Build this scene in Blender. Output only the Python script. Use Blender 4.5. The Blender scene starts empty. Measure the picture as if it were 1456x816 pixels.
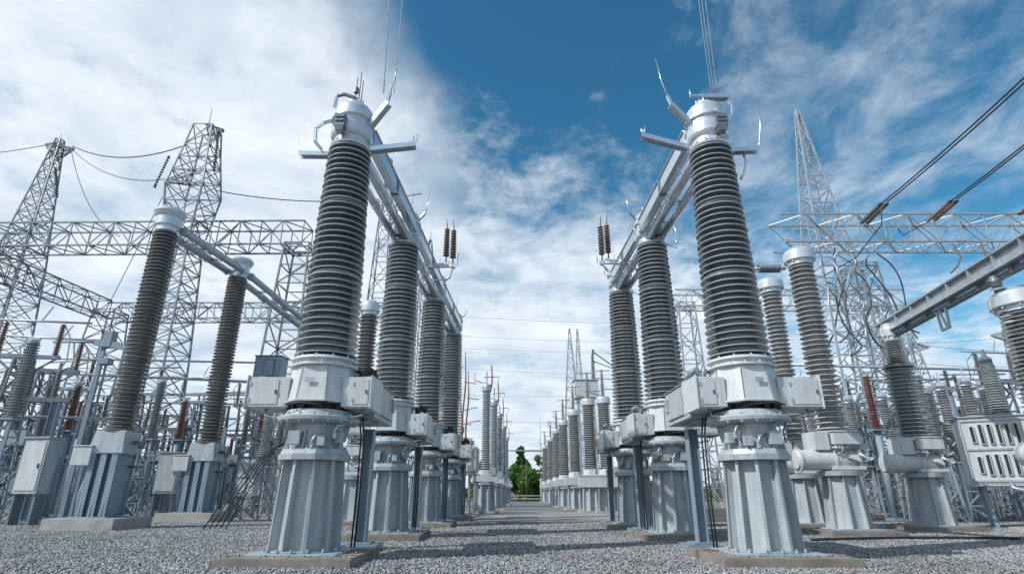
import bpy, bmesh, math, random
import numpy as np
from mathutils import Vector, Matrix
random.seed(7)
R = math.radians
PI = math.pi
scn = bpy.context.scene
COL = scn.collection

# ------------------------------------------------------------------ camera
CAMH = 1.15
F = 800.0
PITCH = math.atan(292 / 800)
sT, cT = math.sin(PITCH), math.cos(PITCH)
cam_d = bpy.data.cameras.new('camera'); cam = bpy.data.objects.new('camera', cam_d); COL.objects.link(cam)
cam.location = (0, 0, CAMH); cam.rotation_euler = (PI / 2 + PITCH, 0, 0)
cam_d.sensor_width = 36; cam_d.lens = F / 1456 * 36; cam_d.clip_start = 0.05; cam_d.clip_end = 3000
scn.camera = cam

def zat(y, D):
    v = (408 - y) / F
    return CAMH + D * (sT + v * cT) / (cT - v * sT)
def xat(px, z, D):
    return (px - 728) / F * (D * cT + (z - CAMH) * sT)
def P(px, y, D):
    z = zat(y, D); return Vector((xat(px, z, D), D, z))
def gx(px, D, z=0.0):
    return xat(px, z, D)

# ------------------------------------------------------------------ materials
def newmat(name):
    m = bpy.data.materials.new(name); m.use_nodes = True
    nt = m.node_tree; b = nt.nodes['Principled BSDF']
    return m, nt, b
def N(nt, t, **kw):
    n = nt.nodes.new(t)
    for k, v in kw.items():
        if k in n.inputs: n.inputs[k].default_value = v
        else: setattr(n, k, v)
    return n
def L(nt, a, b): nt.links.new(a, b)
def ramp(nt, fac, stops):
    r = nt.nodes.new('ShaderNodeValToRGB'); e = r.color_ramp.elements
    while len(e) < len(stops): e.new(0.5)
    for i, (p, c) in enumerate(stops):
        e[i].position = p; e[i].color = c if len(c) == 4 else (*c, 1)
    L(nt, fac, r.inputs[0]); return r
def coords(nt, scale=(1, 1, 1), world=False):
    mp = nt.nodes.new('ShaderNodeMapping'); mp.inputs['Scale'].default_value = scale
    if world:
        g = nt.nodes.new('ShaderNodeNewGeometry'); L(nt, g.outputs['Position'], mp.inputs[0])
    else:
        tc = nt.nodes.new('ShaderNodeTexCoord'); L(nt, tc.outputs['Object'], mp.inputs[0])
    return mp.outputs[0]
def mixc(nt, fac, a, b, mode='MIX'):
    m = nt.nodes.new('ShaderNodeMix'); m.data_type = 'RGBA'; m.blend_type = mode
    for s, v in ((m.inputs[0], fac), (m.inputs[6], a), (m.inputs[7], b)):
        if hasattr(v, 'is_output') or isinstance(v, bpy.types.NodeSocket): L(nt, v, s)
        elif isinstance(v, (int, float)): s.default_value = v
        else: s.default_value = (*v, 1)
    return m.outputs[2]
def bump(nt, h, b, strength=.2, dist=.01):
    bn = nt.nodes.new('ShaderNodeBump'); bn.inputs['Strength'].default_value = strength; bn.inputs['Distance'].default_value = dist
    L(nt, h, bn.inputs['Height']); L(nt, bn.outputs[0], b.inputs['Normal'])

def painted(name, c, metal=0.0, rough=.45, rust=.35, streak=.35, var=.25, bmp=.3):
    m, nt, b = newmat(name)
    v = coords(nt, (3, 3, .7), True)
    n1 = N(nt, 'ShaderNodeTexNoise', Scale=1.6, Detail=8, Roughness=.65); L(nt, v, n1.inputs[0])
    dark = tuple(x * (1 - var) for x in c); lite = tuple(min(1, x * (1 + var * .5)) for x in c)
    base = ramp(nt, n1.outputs[0], [(.3, dark), (.7, lite)]).outputs[0]
    v2 = coords(nt, (14, 14, .9), True)
    n2 = N(nt, 'ShaderNodeTexNoise', Scale=1.0, Detail=6, Roughness=.7); L(nt, v2, n2.inputs[0])
    st = ramp(nt, n2.outputs[0], [(.53, (0, 0, 0)), (.76, (streak,) * 3)]).outputs[0]
    base = mixc(nt, st, base, (.09, .085, .075))
    v3 = coords(nt, (1, 1, 1), True)
    n3 = N(nt, 'ShaderNodeTexNoise', Scale=5.5, Detail=9, Roughness=.75); L(nt, v3, n3.inputs[0])
    rs = ramp(nt, n3.outputs[0], [(.635, (0, 0, 0)), (.70, (rust,) * 3)]).outputs[0]
    base = mixc(nt, rs, base, (.16, .085, .04))
    L(nt, base, b.inputs['Base Color']); b.inputs['Metallic'].default_value = metal
    rr = ramp(nt, n2.outputs[0], [(.3, (rough * .75,) * 3), (.75, (min(1, rough * 1.4),) * 3)]); L(nt, rr.outputs[0], b.inputs['Roughness'])
    n4 = N(nt, 'ShaderNodeTexNoise', Scale=2.2, Detail=3); L(nt, v3, n4.inputs[0])
    bump(nt, n4.outputs[0], b, bmp, .02)
    return m

M = {}
M['paint'] = painted('painted_steel', (.40, .455, .487), 0, .42, .6, .5, .26)
M['paint_pale'] = painted('pale_painted_steel', (.56, .60, .62), 0, .42, .5, .42, .18)
M['paint_dark'] = painted('dark_painted_steel', (.15, .19, .225), 0, .5, .3)
M['paint_blue'] = painted('blue_grey_steel', (.24, .32, .39), 0, .42, .2)
M['galv'] = painted('galvanised_steel', (.46, .51, .55), .5, .4, .25, .25)
M['galv_dark'] = painted('weathered_galvanised_steel', (.20, .235, .27), .4, .5, .3, .35)
M['alu'] = painted('aluminium', (.70, .75, .80), .9, .27, .05, .1, .08, .03)
M['alu_white'] = painted('pale_cast_aluminium', (.62, .67, .71), .45, .32, .1, .2, .12, .15)
M['iron'] = painted('dark_iron', (.05, .05, .052), .3, .55, .3, .3)

def porcelain(name, c, c2, rough=.22, stain=.25):
    m, nt, b = newmat(name)
    v = coords(nt, (.6, .6, 5), True)
    n = N(nt, 'ShaderNodeTexNoise', Scale=1.3, Detail=6, Roughness=.7); L(nt, v, n.inputs[0])
    base = ramp(nt, n.outputs[0], [(.32, c), (.72, c2)]).outputs[0]
    v2 = coords(nt, (2, 2, 2.4), True)
    n2 = N(nt, 'ShaderNodeTexNoise', Scale=1.1, Detail=7, Roughness=.7); L(nt, v2, n2.inputs[0])
    st = ramp(nt, n2.outputs[0], [(.62, (0, 0, 0)), (.72, (stain,) * 3)]).outputs[0]
    base = mixc(nt, st, base, (.22, .14, .08))
    L(nt, base, b.inputs['Base Color'])
    rr = ramp(nt, n2.outputs[0], [(.3, (rough,) * 3), (.75, (rough * 2.2,) * 3)]); L(nt, rr.outputs[0], b.inputs['Roughness'])
    b.inputs['Coat Weight'].default_value = .9; b.inputs['Coat Roughness'].default_value = .1
    return m
M['porc_grey'] = porcelain('grey_glazed_porcelain', (.075, .095, .105), (.19, .225, .24), .14, .12)  # grey glaze, darkened so its colour carries the shade between sheds
M['porc_brown'] = porcelain('dark_brown_porcelain', (.045, .043, .042), (.12, .115, .11), .16, .15)
M['porc_pale'] = porcelain('pale_grey_brown_porcelain', (.15, .15, .15), (.32, .325, .32), .22)
M['rim_grey'] = porcelain('lit_grey_shed_edge', (.36, .41, .44), (.56, .60, .62), .2, .2)  # rim tones: sky light on the shed edges painted into the colour
M['rim_brown'] = porcelain('lit_brown_shed_edge', (.20, .195, .19), (.38, .37, .36), .2, .2)
M['rim_pale'] = porcelain('lit_pale_shed_edge', (.40, .42, .43), (.62, .64, .65), .25, .2)
M['rim_red'] = porcelain('lit_red_shed_edge', (.15, .05, .03), (.30, .13, .09), .25, .1)
M['porc_rust'] = porcelain('rust_brown_porcelain', (.10, .055, .04), (.20, .13, .10), .3, .3)
M['porc_stained'] = porcelain('stained_grey_porcelain', (.08, .09, .09), (.20, .215, .215), .18, .75)
M['porc_red'] = porcelain('red_brown_porcelain', (.11, .022, .012), (.21, .055, .03), .3, .1)
M['porc_blue'] = porcelain('blue_grey_porcelain', (.17, .21, .24), (.30, .35, .39), .25, .12)

def simple(name, c, rough=.6, metal=0, var=.3, scale=8):
    m, nt, b = newmat(name)
    n = N(nt, 'ShaderNodeTexNoise', Scale=scale, Detail=6, Roughness=.7); L(nt, coords(nt, world=True), n.inputs[0])
    r = ramp(nt, n.outputs[0], [(.3, tuple(x * (1 - var) for x in c)), (.7, tuple(min(1, x * (1 + var)) for x in c))])
    L(nt, r.outputs[0], b.inputs['Base Color']); b.inputs['Roughness'].default_value = rough; b.inputs['Metallic'].default_value = metal
    bump(nt, n.outputs[0], b, .2, .01)
    return m
M['cable'] = simple('black_cable', (.025, .025, .028), .5)
M['wire'] = simple('weathered_conductor', (.06, .06, .065), .55, .3)
M['wire_pale'] = simple('aluminium_conductor', (.35, .38, .42), .45, .5)
M['rust'] = simple('rusty_copper', (.20, .10, .055), .6, .2)
M['bark'] = simple('bark', (.10, .075, .05), .9)
M['glass_dark'] = simple('dark_slot', (.03, .033, .036), .4)
M['red'] = simple('red_paint', (.16, .02, .015), .5)
M['concrete_pale'] = simple('pale_concrete', (.38, .37, .35), .9, 0, .2, 3)

def concrete():
    m, nt, b = newmat('pad_concrete')
    v = coords(nt, world=True)
    n = N(nt, 'ShaderNodeTexNoise', Scale=1.7, Detail=10, Roughness=.7); L(nt, v, n.inputs[0])
    base = ramp(nt, n.outputs[0], [(.3, (.15, .13, .11)), (.55, (.25, .225, .195)), (.75, (.33, .31, .275))]).outputs[0]
    n2 = N(nt, 'ShaderNodeTexNoise', Scale=60, Detail=4, Roughness=.7); L(nt, v, n2.inputs[0])
    base = mixc(nt, .35, base, n2.outputs[0], 'OVERLAY')
    L(nt, base, b.inputs['Base Color']); b.inputs['Roughness'].default_value = .92
    bump(nt, n2.outputs[0], b, .5, .008)
    return m
M['concrete'] = concrete()

def gravel(stone=False):
    m, nt, b = newmat('gravel_stone' if stone else 'gravel_bed')
    if stone:
        g = nt.nodes.new('ShaderNodeNewGeometry'); rnd = g.outputs['Random Per Island']
        v = coords(nt, world=True)
    else:
        v = coords(nt, world=True)
        vo = N(nt, 'ShaderNodeTexVoronoi', Scale=21.0); L(nt, v, vo.inputs[0])
        sp = nt.nodes.new('ShaderNodeSeparateColor'); L(nt, vo.outputs['Color'], sp.inputs[0]); rnd = sp.outputs[0]
    base = ramp(nt, rnd, [(0, (.14, .15, .17)), (.3, (.24, .256, .28)), (.55, (.32, .34, .365)), (.8, (.42, .44, .46)), (.9, (.36, .315, .27)), (.97, (.52, .53, .53))]).outputs[0]
    n = N(nt, 'ShaderNodeTexNoise', Scale=.35, Detail=6, Roughness=.65); L(nt, v, n.inputs[0])
    lg = ramp(nt, n.outputs[0], [(.32, (.66, .63, .59)), (.52, (.95, .94, .92)), (.7, (1, 1, 1))]).outputs[0]
    base = mixc(nt, 1.0, base, lg, 'MULTIPLY')
    if not stone:
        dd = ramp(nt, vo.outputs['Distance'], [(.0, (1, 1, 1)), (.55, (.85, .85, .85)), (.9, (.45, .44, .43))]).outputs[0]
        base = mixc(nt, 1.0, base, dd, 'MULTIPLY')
        inv = ramp(nt, vo.outputs['Distance'], [(0, (1, 1, 1)), (.9, (0, 0, 0))]).outputs[0]
        bump(nt, inv, b, 1.0, .035)
    else:
        n2 = N(nt, 'ShaderNodeTexNoise', Scale=90, Detail=3); L(nt, v, n2.inputs[0]); bump(nt, n2.outputs[0], b, .3, .004)
    L(nt, base, b.inputs['Base Color']); b.inputs['Roughness'].default_value = .8
    return m
M['gravel'] = gravel(); M['stone'] = gravel(True)

def roadmat(name, a, c, sc=1.0):
    m, nt, b = newmat(name)
    v = coords(nt, world=True)
    n = N(nt, 'ShaderNodeTexNoise', Scale=.5 * sc, Detail=9, Roughness=.7); L(nt, v, n.inputs[0])
    base = ramp(nt, n.outputs[0], [(.35, a), (.65, c)]).outputs[0]
    n2 = N(nt, 'ShaderNodeTexNoise', Scale=30, Detail=5, Roughness=.8); L(nt, v, n2.inputs[0])
    base = mixc(nt, .5, base, n2.outputs[0], 'OVERLAY')
    L(nt, base, b.inputs['Base Color']); b.inputs['Roughness'].default_value = .9
    bump(nt, n2.outputs[0], b, .5, .01)
    return m
M['path'] = roadmat('worn_concrete_path', (.25, .24, .22), (.36, .34, .305))
M['asphalt'] = roadmat('old_asphalt', (.045, .042, .04), (.10, .092, .085))
M['grass'] = roadmat('grass_ground', (.03, .055, .015), (.08, .12, .035))

def leafmat(name, a, c):
    m, nt, b = newmat(name)
    g = nt.nodes.new('ShaderNodeNewGeometry')
    base = ramp(nt, g.outputs['Random Per Island'], [(0, a), (.6, c), (1, tuple(x * 1.35 for x in c))]).outputs[0]
    L(nt, base, b.inputs['Base Color']); b.inputs['Roughness'].default_value = .5
    tr = nt.nodes.new('ShaderNodeBsdfTranslucent'); L(nt, base, tr.inputs[0])
    mx = nt.nodes.new('ShaderNodeMixShader'); mx.inputs[0].default_value = .35
    L(nt, b.outputs[0], mx.inputs[1]); L(nt, tr.outputs[0], mx.inputs[2])
    L(nt, mx.outputs[0], nt.nodes['Material Output'].inputs[0])
    return m
M['leaf'] = leafmat('leaves', (.05, .13, .02), (.13, .28, .05))
M['leaf_dark'] = leafmat('dark_leaves', (.03, .08, .02), (.07, .16, .04))

# ------------------------------------------------------------------ mesh builder
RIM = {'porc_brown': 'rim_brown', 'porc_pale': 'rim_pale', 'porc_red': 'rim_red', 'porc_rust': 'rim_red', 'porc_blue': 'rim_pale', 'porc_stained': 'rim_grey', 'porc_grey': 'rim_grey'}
class MB:
    def __init__(s): s.v = []; s.f = []; s.sm = []; s.mi = []; s.cur = 0
    def add(s, vs, fs, smooth=False, M4=None):
        o = len(s.v)
        if M4 is not None: vs = [M4 @ Vector(p) for p in vs]
        s.v.extend([tuple(p) for p in vs]); s.f.extend([tuple(i + o for i in f) for f in fs]); s.sm.extend([smooth] * len(fs)); s.mi.extend([s.cur] * len(fs))
        return s
    def hexa(s, lo, hi, M4=None):
        n = len(lo)
        fs = [tuple(range(n - 1, -1, -1)), tuple(range(n, 2 * n))] + [(i, (i + 1) % n, n + (i + 1) % n, n + i) for i in range(n)]
        return s.add(list(lo) + list(hi), fs, False, M4)
    def box(s, c, d, M4=None, taper=1.0):
        x, y, z = c; a, b, h = d[0] / 2, d[1] / 2, d[2] / 2; t = taper
        lo = [(x - a, y - b, z - h), (x + a, y - b, z - h), (x + a, y + b, z - h), (x - a, y + b, z - h)]
        hi = [(x - a * t, y - b * t, z + h), (x + a * t, y - b * t, z + h), (x + a * t, y + b * t, z + h), (x - a * t, y + b * t, z + h)]
        return s.hexa(lo, hi, M4)
    def bar(s, p0, p1, w, h=None, up=(0, 0, 1)):
        h = h or w; p0 = Vector(p0); p1 = Vector(p1); d = p1 - p0
        if d.length < 1e-6: return s
        d.normalize(); u = Vector(up)
        if abs(d.dot(u)) > .97: u = Vector((1, 0, 0))
        a = d.cross(u).normalized(); b = a.cross(d).normalized()
        q = [(-w / 2, -h / 2), (w / 2, -h / 2), (w / 2, h / 2), (-w / 2, h / 2)]
        return s.hexa([p0 + a * i + b * j for i, j in q], [p1 + a * i + b * j for i, j in q])
    def tube(s, p0, p1, r, r1=None, n=10, cap=True):
        return s.poly([p0, p1], [r, r if r1 is None else r1], n, cap)
    def poly(s, pts, r, n=8, cap=True):
        pts = [Vector(p) for p in pts]; k = len(pts)
        rs = r if isinstance(r, (list, tuple)) else [r] * k
        vs = []; a = None
        for i, p in enumerate(pts):
            d = (pts[min(i + 1, k - 1)] - pts[max(i - 1, 0)]).normalized()
            if a is None:
                u = Vector((0, 0, 1)) if abs(d.z) < .95 else Vector((1, 0, 0))
                a = d.cross(u).normalized()
            else:
                a = (a - d * a.dot(d)).normalized()
            b = a.cross(d)
            for j in range(n):
                t = 2 * PI * j / n; vs.append(p + (a * math.cos(t) + b * math.sin(t)) * rs[i])
        fs = [(i * n + j, (i + 1) * n + j, (i + 1) * n + (j + 1) % n, i * n + (j + 1) % n) for i in range(k - 1) for j in range(n)]
        s.add(vs, fs, True)
        if cap:
            o = len(s.v) - len(vs)
            s.f.append(tuple(o + j for j in range(n))); s.f.append(tuple(o + (k - 1) * n + j for j in range(n - 1, -1, -1))); s.sm.extend([False] * 2); s.mi.extend([s.cur] * 2)
        return s
    def lathe(s, prof, n=32, c=(0, 0), sharp=True, M4=None, ph=0):
        for (r0, z0), (r1, z1) in zip(prof[:-1], prof[1:]):
            vs = []
            for r, z in ((r0, z0), (r1, z1)):
                for j in range(n):
                    t = 2 * PI * j / n + ph; vs.append((c[0] + r * math.cos(t), c[1] + r * math.sin(t), z))
            s.add(vs, [(j, (j + 1) % n, n + (j + 1) % n, n + j) for j in range(n)], sharp and n > 10, M4)
        return s
    def cyl(s, c, r, z0, z1, n=24, M4=None, ph=0, r1=None):
        r1 = r if r1 is None else r1
        return s.lathe([(0.0005, z0), (r, z0), (r1, z1), (0.0005, z1)], n, c, True, M4, ph)
    def build(s, name, mat, parent=None, origin=None, bevel=0):
        me = bpy.data.meshes.new(name)
        vs = s.v
        if origin is not None:
            o = Vector(origin); vs = [(p[0] - o.x, p[1] - o.y, p[2] - o.z) for p in vs]
        me.from_pydata(vs, [], s.f)
        me.polygons.foreach_set('use_smooth', s.sm)
        if any(s.mi): me.polygons.foreach_set('material_index', s.mi)
        if bevel:
            bm = bmesh.new(); bm.from_mesh(me)
            es = [e for e in bm.edges if len(e.link_faces) == 2 and e.calc_face_angle(0) > .5 and not (e.link_faces[0].smooth or e.link_faces[1].smooth)]
            bmesh.ops.bevel(bm, geom=es, offset=bevel, segments=2, affect='EDGES', clamp_overlap=True)
            bm.to_mesh(me); bm.free()
        me.materials.append(mat if not isinstance(mat, str) else M[mat])
        if any(s.mi): me.materials.append(M[RIM.get(mat, 'rim_grey')])
        ob = bpy.data.objects.new(name, me); COL.objects.link(ob)
        if parent: ob.parent = parent
        elif origin is not None: ob.location = origin
        return ob

def tag(o, label=None, cat=None, group=None, kind=None):
    if label: o['label'] = label
    if cat: o['category'] = cat
    if group: o['group'] = group
    if kind: o['kind'] = kind
    return o
def empty(name, loc, rz=0.0):
    o = bpy.data.objects.new(name, None); COL.objects.link(o); o.location = loc; o.rotation_euler = (0, 0, rz); o.empty_display_size = .2
    return o
def copy_tree(o, parent=None):
    c = o.copy(); COL.objects.link(c); c.parent = parent
    for ch in [x for x in KIDS.get(o.name, [])]: copy_tree(ch, c)
    return c
KIDS = {}
def index_kids():
    KIDS.clear()
    for o in bpy.data.objects:
        if o.parent: KIDS.setdefault(o.parent.name, []).append(o)
def dup(proto, loc, rz=0, sc=None, label=None, cat=None, group=None):
    index_kids()
    c = copy_tree(proto); c.location = loc; c.rotation_euler = (0, 0, rz)
    if sc: c.scale = sc if isinstance(sc, (tuple, list)) else (sc, sc, sc)
    tag(c, label, cat, group, 'thing'); return c
ORD = 'first second third fourth fifth sixth seventh eighth ninth tenth eleventh twelfth thirteenth fourteenth fifteenth sixteenth'.split()
def thing(name, loc, label, cat, group=None, rz=0):
    return tag(empty(name, loc, rz), label, cat, group, 'thing')

def oct_pts(r, z, ph=PI / 8, n=8, c=(0, 0)):
    return [(c[0] + r * math.cos(ph + 2 * PI * i / n), c[1] + r * math.sin(ph + 2 * PI * i / n), z) for i in range(n)]

def sheds(mb, z0, z1, R0, R1, n, seg=44, core=.74, joints=()):
    """porcelain insulator: n sheds between z0 and z1"""
    p = (z1 - z0) / n
    rnd = random.Random(int(n * 13 + z1 * 7))
    for i in range(n):
        t = (i + .5) / n; Rr = R0 + (R1 - R0) * t; c = Rr * core; z = z0 + i * p
        if i % 2 and n > 30: Rr *= .975
        Rr *= 1 + rnd.uniform(-.008, .008)
        mb.lathe([(c, z), (c * 1.01, z + .36 * p), (Rr * .94, z + .385 * p)], seg)
        mb.cur = 1; mb.lathe([(Rr * .94, z + .385 * p), (Rr * .99, z + .395 * p), (Rr, z + .42 * p), (Rr, z + .50 * p), (Rr * .985, z + .54 * p), (Rr * .95, z + .575 * p)], seg); mb.cur = 0  # edge band takes the lighter material with the painted rim light
        mb.lathe([(Rr * .95, z + .575 * p), (c * 1.06, z + .80 * p), (c, z + p)], seg)
    for j in joints:
        z = z0 + (z1 - z0) * j; Rr = (R0 + (R1 - R0) * j)
        mb.lathe([(Rr * .7, z - p * .4), (Rr * .88, z - p * .28), (Rr * .88, z + p * .25), (Rr * .7, z + p * .4)], seg)
    return mb

def bolts(mb, r, z0, z1, n, size=.03, c=(0, 0), ph=0):
    for i in range(n):
        t = 2 * PI * i / n + ph
        mb.cyl((c[0] + r * math.cos(t), c[1] + r * math.sin(t)), size, z0, z1, 6)

# ------------------------------------------------------------------ main current transformer
def make_main_ct(sx, arms, name='current_transformer'):
    """sx=+1: left row (aisle on +x), -1: mirrored. Origin at ground centre."""
    root = empty(name, (0, 0, 0))
    def X(x): return x * sx
    b = MB(); b.box((0, 0, .04), (2.25, 2.1, .22)); b.build('plinth', 'concrete', root, bevel=.02)
    # pedestal
    b = MB(); r0, r1, z0, z1 = .545, .48, .21, 1.70
    NP = 10
    b.hexa(oct_pts(r0 * .90, z0, 0, NP), oct_pts(r1 * .90, z1, 0, NP))
    b.box((0, 0, .168), (1.52, 1.42, .034)); b.hexa(oct_pts(.665, .187, 0, NP), oct_pts(.665, .215, 0, NP))
    for i in range(NP):
        a = 2 * PI * i / NP; d = Vector((math.cos(a), math.sin(a), 0)); t = Vector((-d.y, d.x, 0))
        for w, ra, rb, rc, rd in ((.009, r0 * .86, r0 * 1.15, r1 * .86, r1 * 1.15), (.030, r0 * 1.15, r0 * 1.175, r1 * 1.15, r1 * 1.175)):
            lo = [d * ra - t * w, d * rb - t * w, d * rb + t * w, d * ra + t * w]
            hi = [d * rc - t * w, d * rd - t * w, d * rd + t * w, d * rc + t * w]
            b.hexa([(p.x, p.y, .216) for p in lo], [(p.x, p.y, z1) for p in hi])
    bolts(b, .675, .19, .25, 16, .028)
    b.build('pedestal', 'paint', root, bevel=.006)
    b = MB(); b.hexa(oct_pts(.665, 1.703, 0, 10), oct_pts(.675, 1.80, 0, 10)); b.hexa(oct_pts(.64, 1.80, 0, 10), oct_pts(.60, 1.90, 0, 10))
    bolts(b, .54, 1.90, 1.95, 16, .022)
    b.build('pedestal_collar', 'paint', root, bevel=.006)
    # neck with gussets and small gear
    b = MB(); b.cyl((0, 0), .48, 1.90, 2.36, 28)
    for i in range(10):
        a = i * PI / 5 + .2; d = Vector((math.cos(a), math.sin(a), 0)); t = Vector((-d.y, d.x, 0)) * .016
        lo = [d * .46 - t, d * .59 - t, d * .59 + t, d * .46 + t]; hi = [d * .46 - t, d * .52 - t, d * .52 + t, d * .46 + t]
        if i % 2: b.hexa([(p.x, p.y, 1.905) for p in lo], [(p.x, p.y, 2.25) for p in hi])
        else: b.hexa([(p.x, p.y, 2.05) for p in hi], [(p.x, p.y, 2.35) for p in lo])
    b.box((X(-.22), -.55, 2.08), (.22, .14, .24)); b.box((X(.26), -.52, 2.03), (.14, .14, .18)); b.box((X(.5), -.28, 2.1), (.12, .18, .2))
    b.build('neck', 'paint', root, bevel=.008)
    for (x, y, z, r) in ((X(.10), -.56, 2.02, .035), (X(.46), -.46, 2.20, .04)):
        b = MB(); b.poly([(x, y, z - .1), (x, y - .03, z), (x + .05, y - .02, z + .1), (x + .16, y + .05, z + .12)], r * .6, 8); b.cyl((x, y), r, z - .12, z - .02, 10); b.build('valve', 'galv', root)
    # dish flange
    b = MB(); b.lathe([(.46, 2.34), (.66, 2.36), (.755, 2.40), (.765, 2.46), (.74, 2.49), (.66, 2.50), (.60, 2.60), (.42, 2.62)], 40)
    for i in range(18):
        a = 2 * PI * i / 18; b.cyl((.72 * math.cos(a), .72 * math.sin(a)), .026, 2.36, 2.53, 6)
    b.build('dish_flange', 'paint', root)
    b = MB(); b.cyl((0, 0), .44, 2.60, 2.76, 24)
    rnd = random.Random(3)
    for i in range(9):
        a = i * 2 * PI / 9 + .15; b.box((.52 * math.cos(a), .52 * math.sin(a), 2.68), (.1 + rnd.random() * .08, .1 + rnd.random() * .08, .07 + rnd.random() * .05))
    b.build('mounting_ring', 'iron', root, bevel=.006)
    # octagonal tank
    b = MB(); b.hexa(oct_pts(.69, 2.75), oct_pts(.60, 3.42)); b.hexa(oct_pts(.72, 2.73), oct_pts(.72, 2.765))
    b.lathe([(.56, 3.42), (.65, 3.425), (.65, 3.46), (.58, 3.465), (.55, 3.53), (.63, 3.56), (.60, 3.61), (.3, 3.615)], 36)
    bolts(b, .62, 3.46, 3.50, 14, .024); bolts(b, .59, 3.60, 3.64, 12, .022)
    for i in range(8):
        a = PI / 8 + i * PI / 4; b.bar((.70 * math.cos(a), .70 * math.sin(a), 2.77), (.61 * math.cos(a), .61 * math.sin(a), 3.42), .012)
    tk = b.build('tank', 'paint_pale', root, bevel=.008)
    b = MB(); b.box((X(-.06), -.645, 3.12), (.15, .012, .09)); b.build('nameplate', 'galv', tk)
    # wing boxes
    for s, w in ((-1, 1.30), (1, 1.06)):
        b = MB(); xa, xb = .50, w
        b.box((X(s * (xa + xb) / 2), .02, 2.93), (xb - xa, .86, .56)); b.box((X(s * (xb - .01)), .02, 2.93), (.03, .93, .63))
        b.box((X(s * (xa + xb) / 2), .02, 2.645), (xb - xa - .1, .72, .03)); b.box((X(s * (xb - .18)), -.15, 3.235), (.16, .12, .05))
        b.box((X(s * (xb - .06)), .445, 3.05), (.03, .02, .1))
        sb = b.build('side_box', 'paint_pale', root, bevel=.014)
        cx = X(s * (xa + xb + .14) / 2); dw = (xb - xa - .26)
        b = MB(); b.box((cx, -.418, 2.93), (dw, .012, .46)); dr = b.build('door', 'paint_pale', sb, bevel=.004)
        for hz in (2.78, 3.08): b = MB(); b.box((cx - dw / 2 + .01, -.43, hz), (.03, .02, .07)); b.build('hinge', 'galv', dr)
        b = MB(); b.box((cx + dw / 2 - .04, -.435, 2.93), (.022, .03, .07)); b.build('latch', 'iron', dr)
        b = MB(); b.poly([(cx + .05, -.30, 2.64), (cx + .05, -.33, 2.50), (X(s * .55), -.40, 2.42), (X(s * .45), -.42, 2.2), (X(s * .45), -.45, 2.0)], .02, 8); b.tube((cx + .05, -.30, 2.66), (cx + .05, -.30, 2.60), .035); b.build('conduit', 'galv_dark', sb)
    # rear extension and its post
    b = MB(); b.box((X(.5), 1.35, 2.93), (.86, 1.8, .72)); b.box((X(.5), 1.35, 3.305), (.92, 1.86, .03)); b.box((X(.95), 1.5, 2.9), (.035, 1.2, .46))
    b.box((X(.5), 1.2, 2.54), (.5, 1.0, .05)); b.box((X(.99), 2.0, 3.0), (.05, .12, .3))
    b.build('rear_box', 'paint', root, bevel=.012)
    b = MB()
    for dx in (-.10, .10): b.box((X(.5) + dx, 2.0, 1.32), (.02, .26, 2.34))
    b.box((X(.5), 2.0, 1.32), (.18, .02, 2.34)); b.box((X(.5), 2.0, .16), (.5, .55, .03)); b.box((X(.5), 2.0, .03), (.8, .8, .22))
    b.build('rear_post', 'paint_blue', root)
    b = MB(); b.bar((X(.62), .2, .165), (X(1.02), .35, .165), .05, .012); b.bar((X(1.13), .35, .16), (X(1.13), .35, -.05), .05, .012, (1, 0, 0)); b.bar((X(.58), .18, .17), (X(.50), .14, .9), .04, .01); b.build('earth_strap', 'rust', root)
    b = MB()
    b.poly([(X(.56), .30, 3.0), (X(.66), .34, 3.35), (X(.78), .36, 3.50), (X(.86), .42, 3.46), (X(.88), .5, 3.3)], .075, 12)
    b.poly([(X(.70), .1, 3.2), (X(.72), .1, 3.36), (X(.62), .12, 3.44)], .05, 10)
    b.build('elbow_pipe', 'iron' if sx > 0 else 'galv_dark', root)
    b = MB()
    for k in range(2):
        o = k * .06
        b.poly([(X(.68 + o), .55, .1), (X(.70 + o), .55, 1.2), (X(.70 + o), .5, 2.2), (X(.62 + o), .5, 2.62)], .018, 6)
    for k in range(2): b.poly([(X(-.3 - k * .07), -.5, 2.72), (X(-.36 - k * .1), -.63, 2.66), (X(-.2), -.66, 2.70), (X(.05 + k * .1), -.62, 2.67), (X(.3), -.56, 2.72)], .016, 6)
    b.build('cable', 'iron', root)
    # insulator
    b = MB(); sheds(b, 3.62, 8.48, .605, .475, 36, 48, .66, (.36, .70)); b.build('insulator', 'porc_grey', root)
    # head
    b = MB(); b.lathe([(.3, 8.46), (.44, 8.47), (.46, 8.52), (.40, 8.56), (.38, 8.70), (.44, 8.74), (.47, 8.80), (.47, 9.0), (.43, 9.04), (.43, 9.18), (.49, 9.20), (.49, 9.26), (.45, 9.30), (.43, 9.50), (.36, 9.60), (.24, 9.66), (.001, 9.68)], 36)
    bolts(b, .45, 9.26, 9.31, 14, .02); bolts(b, .42, 8.56, 8.60, 12, .022)
    b.lathe([(.22, 9.62), (.22, 9.74), (.15, 9.78), (.001, 9.79)], 20)
    head = b.build('head', 'alu_white', root)
    b = MB(); b.poly([(-.17, 0, 9.72), (-.17, 0, 9.86), (0, 0, 9.92), (.17, 0, 9.86), (.17, 0, 9.72)], .022, 6)
    b.build('lifting_handle', 'alu', head)
    b = MB(); bx = X(-.12); b.box((bx, -.50, 8.92), (.24, .20, .34)); b.box((bx, -.61, 8.99), (.20, .03, .06)); b.box((bx, -.61, 8.89), (.20, .03, .06)); b.box((bx, -.5, 8.70), (.16, .16, .12), taper=1.3)
    b.build('terminal_box', 'galv_dark', head, bevel=.01)
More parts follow.
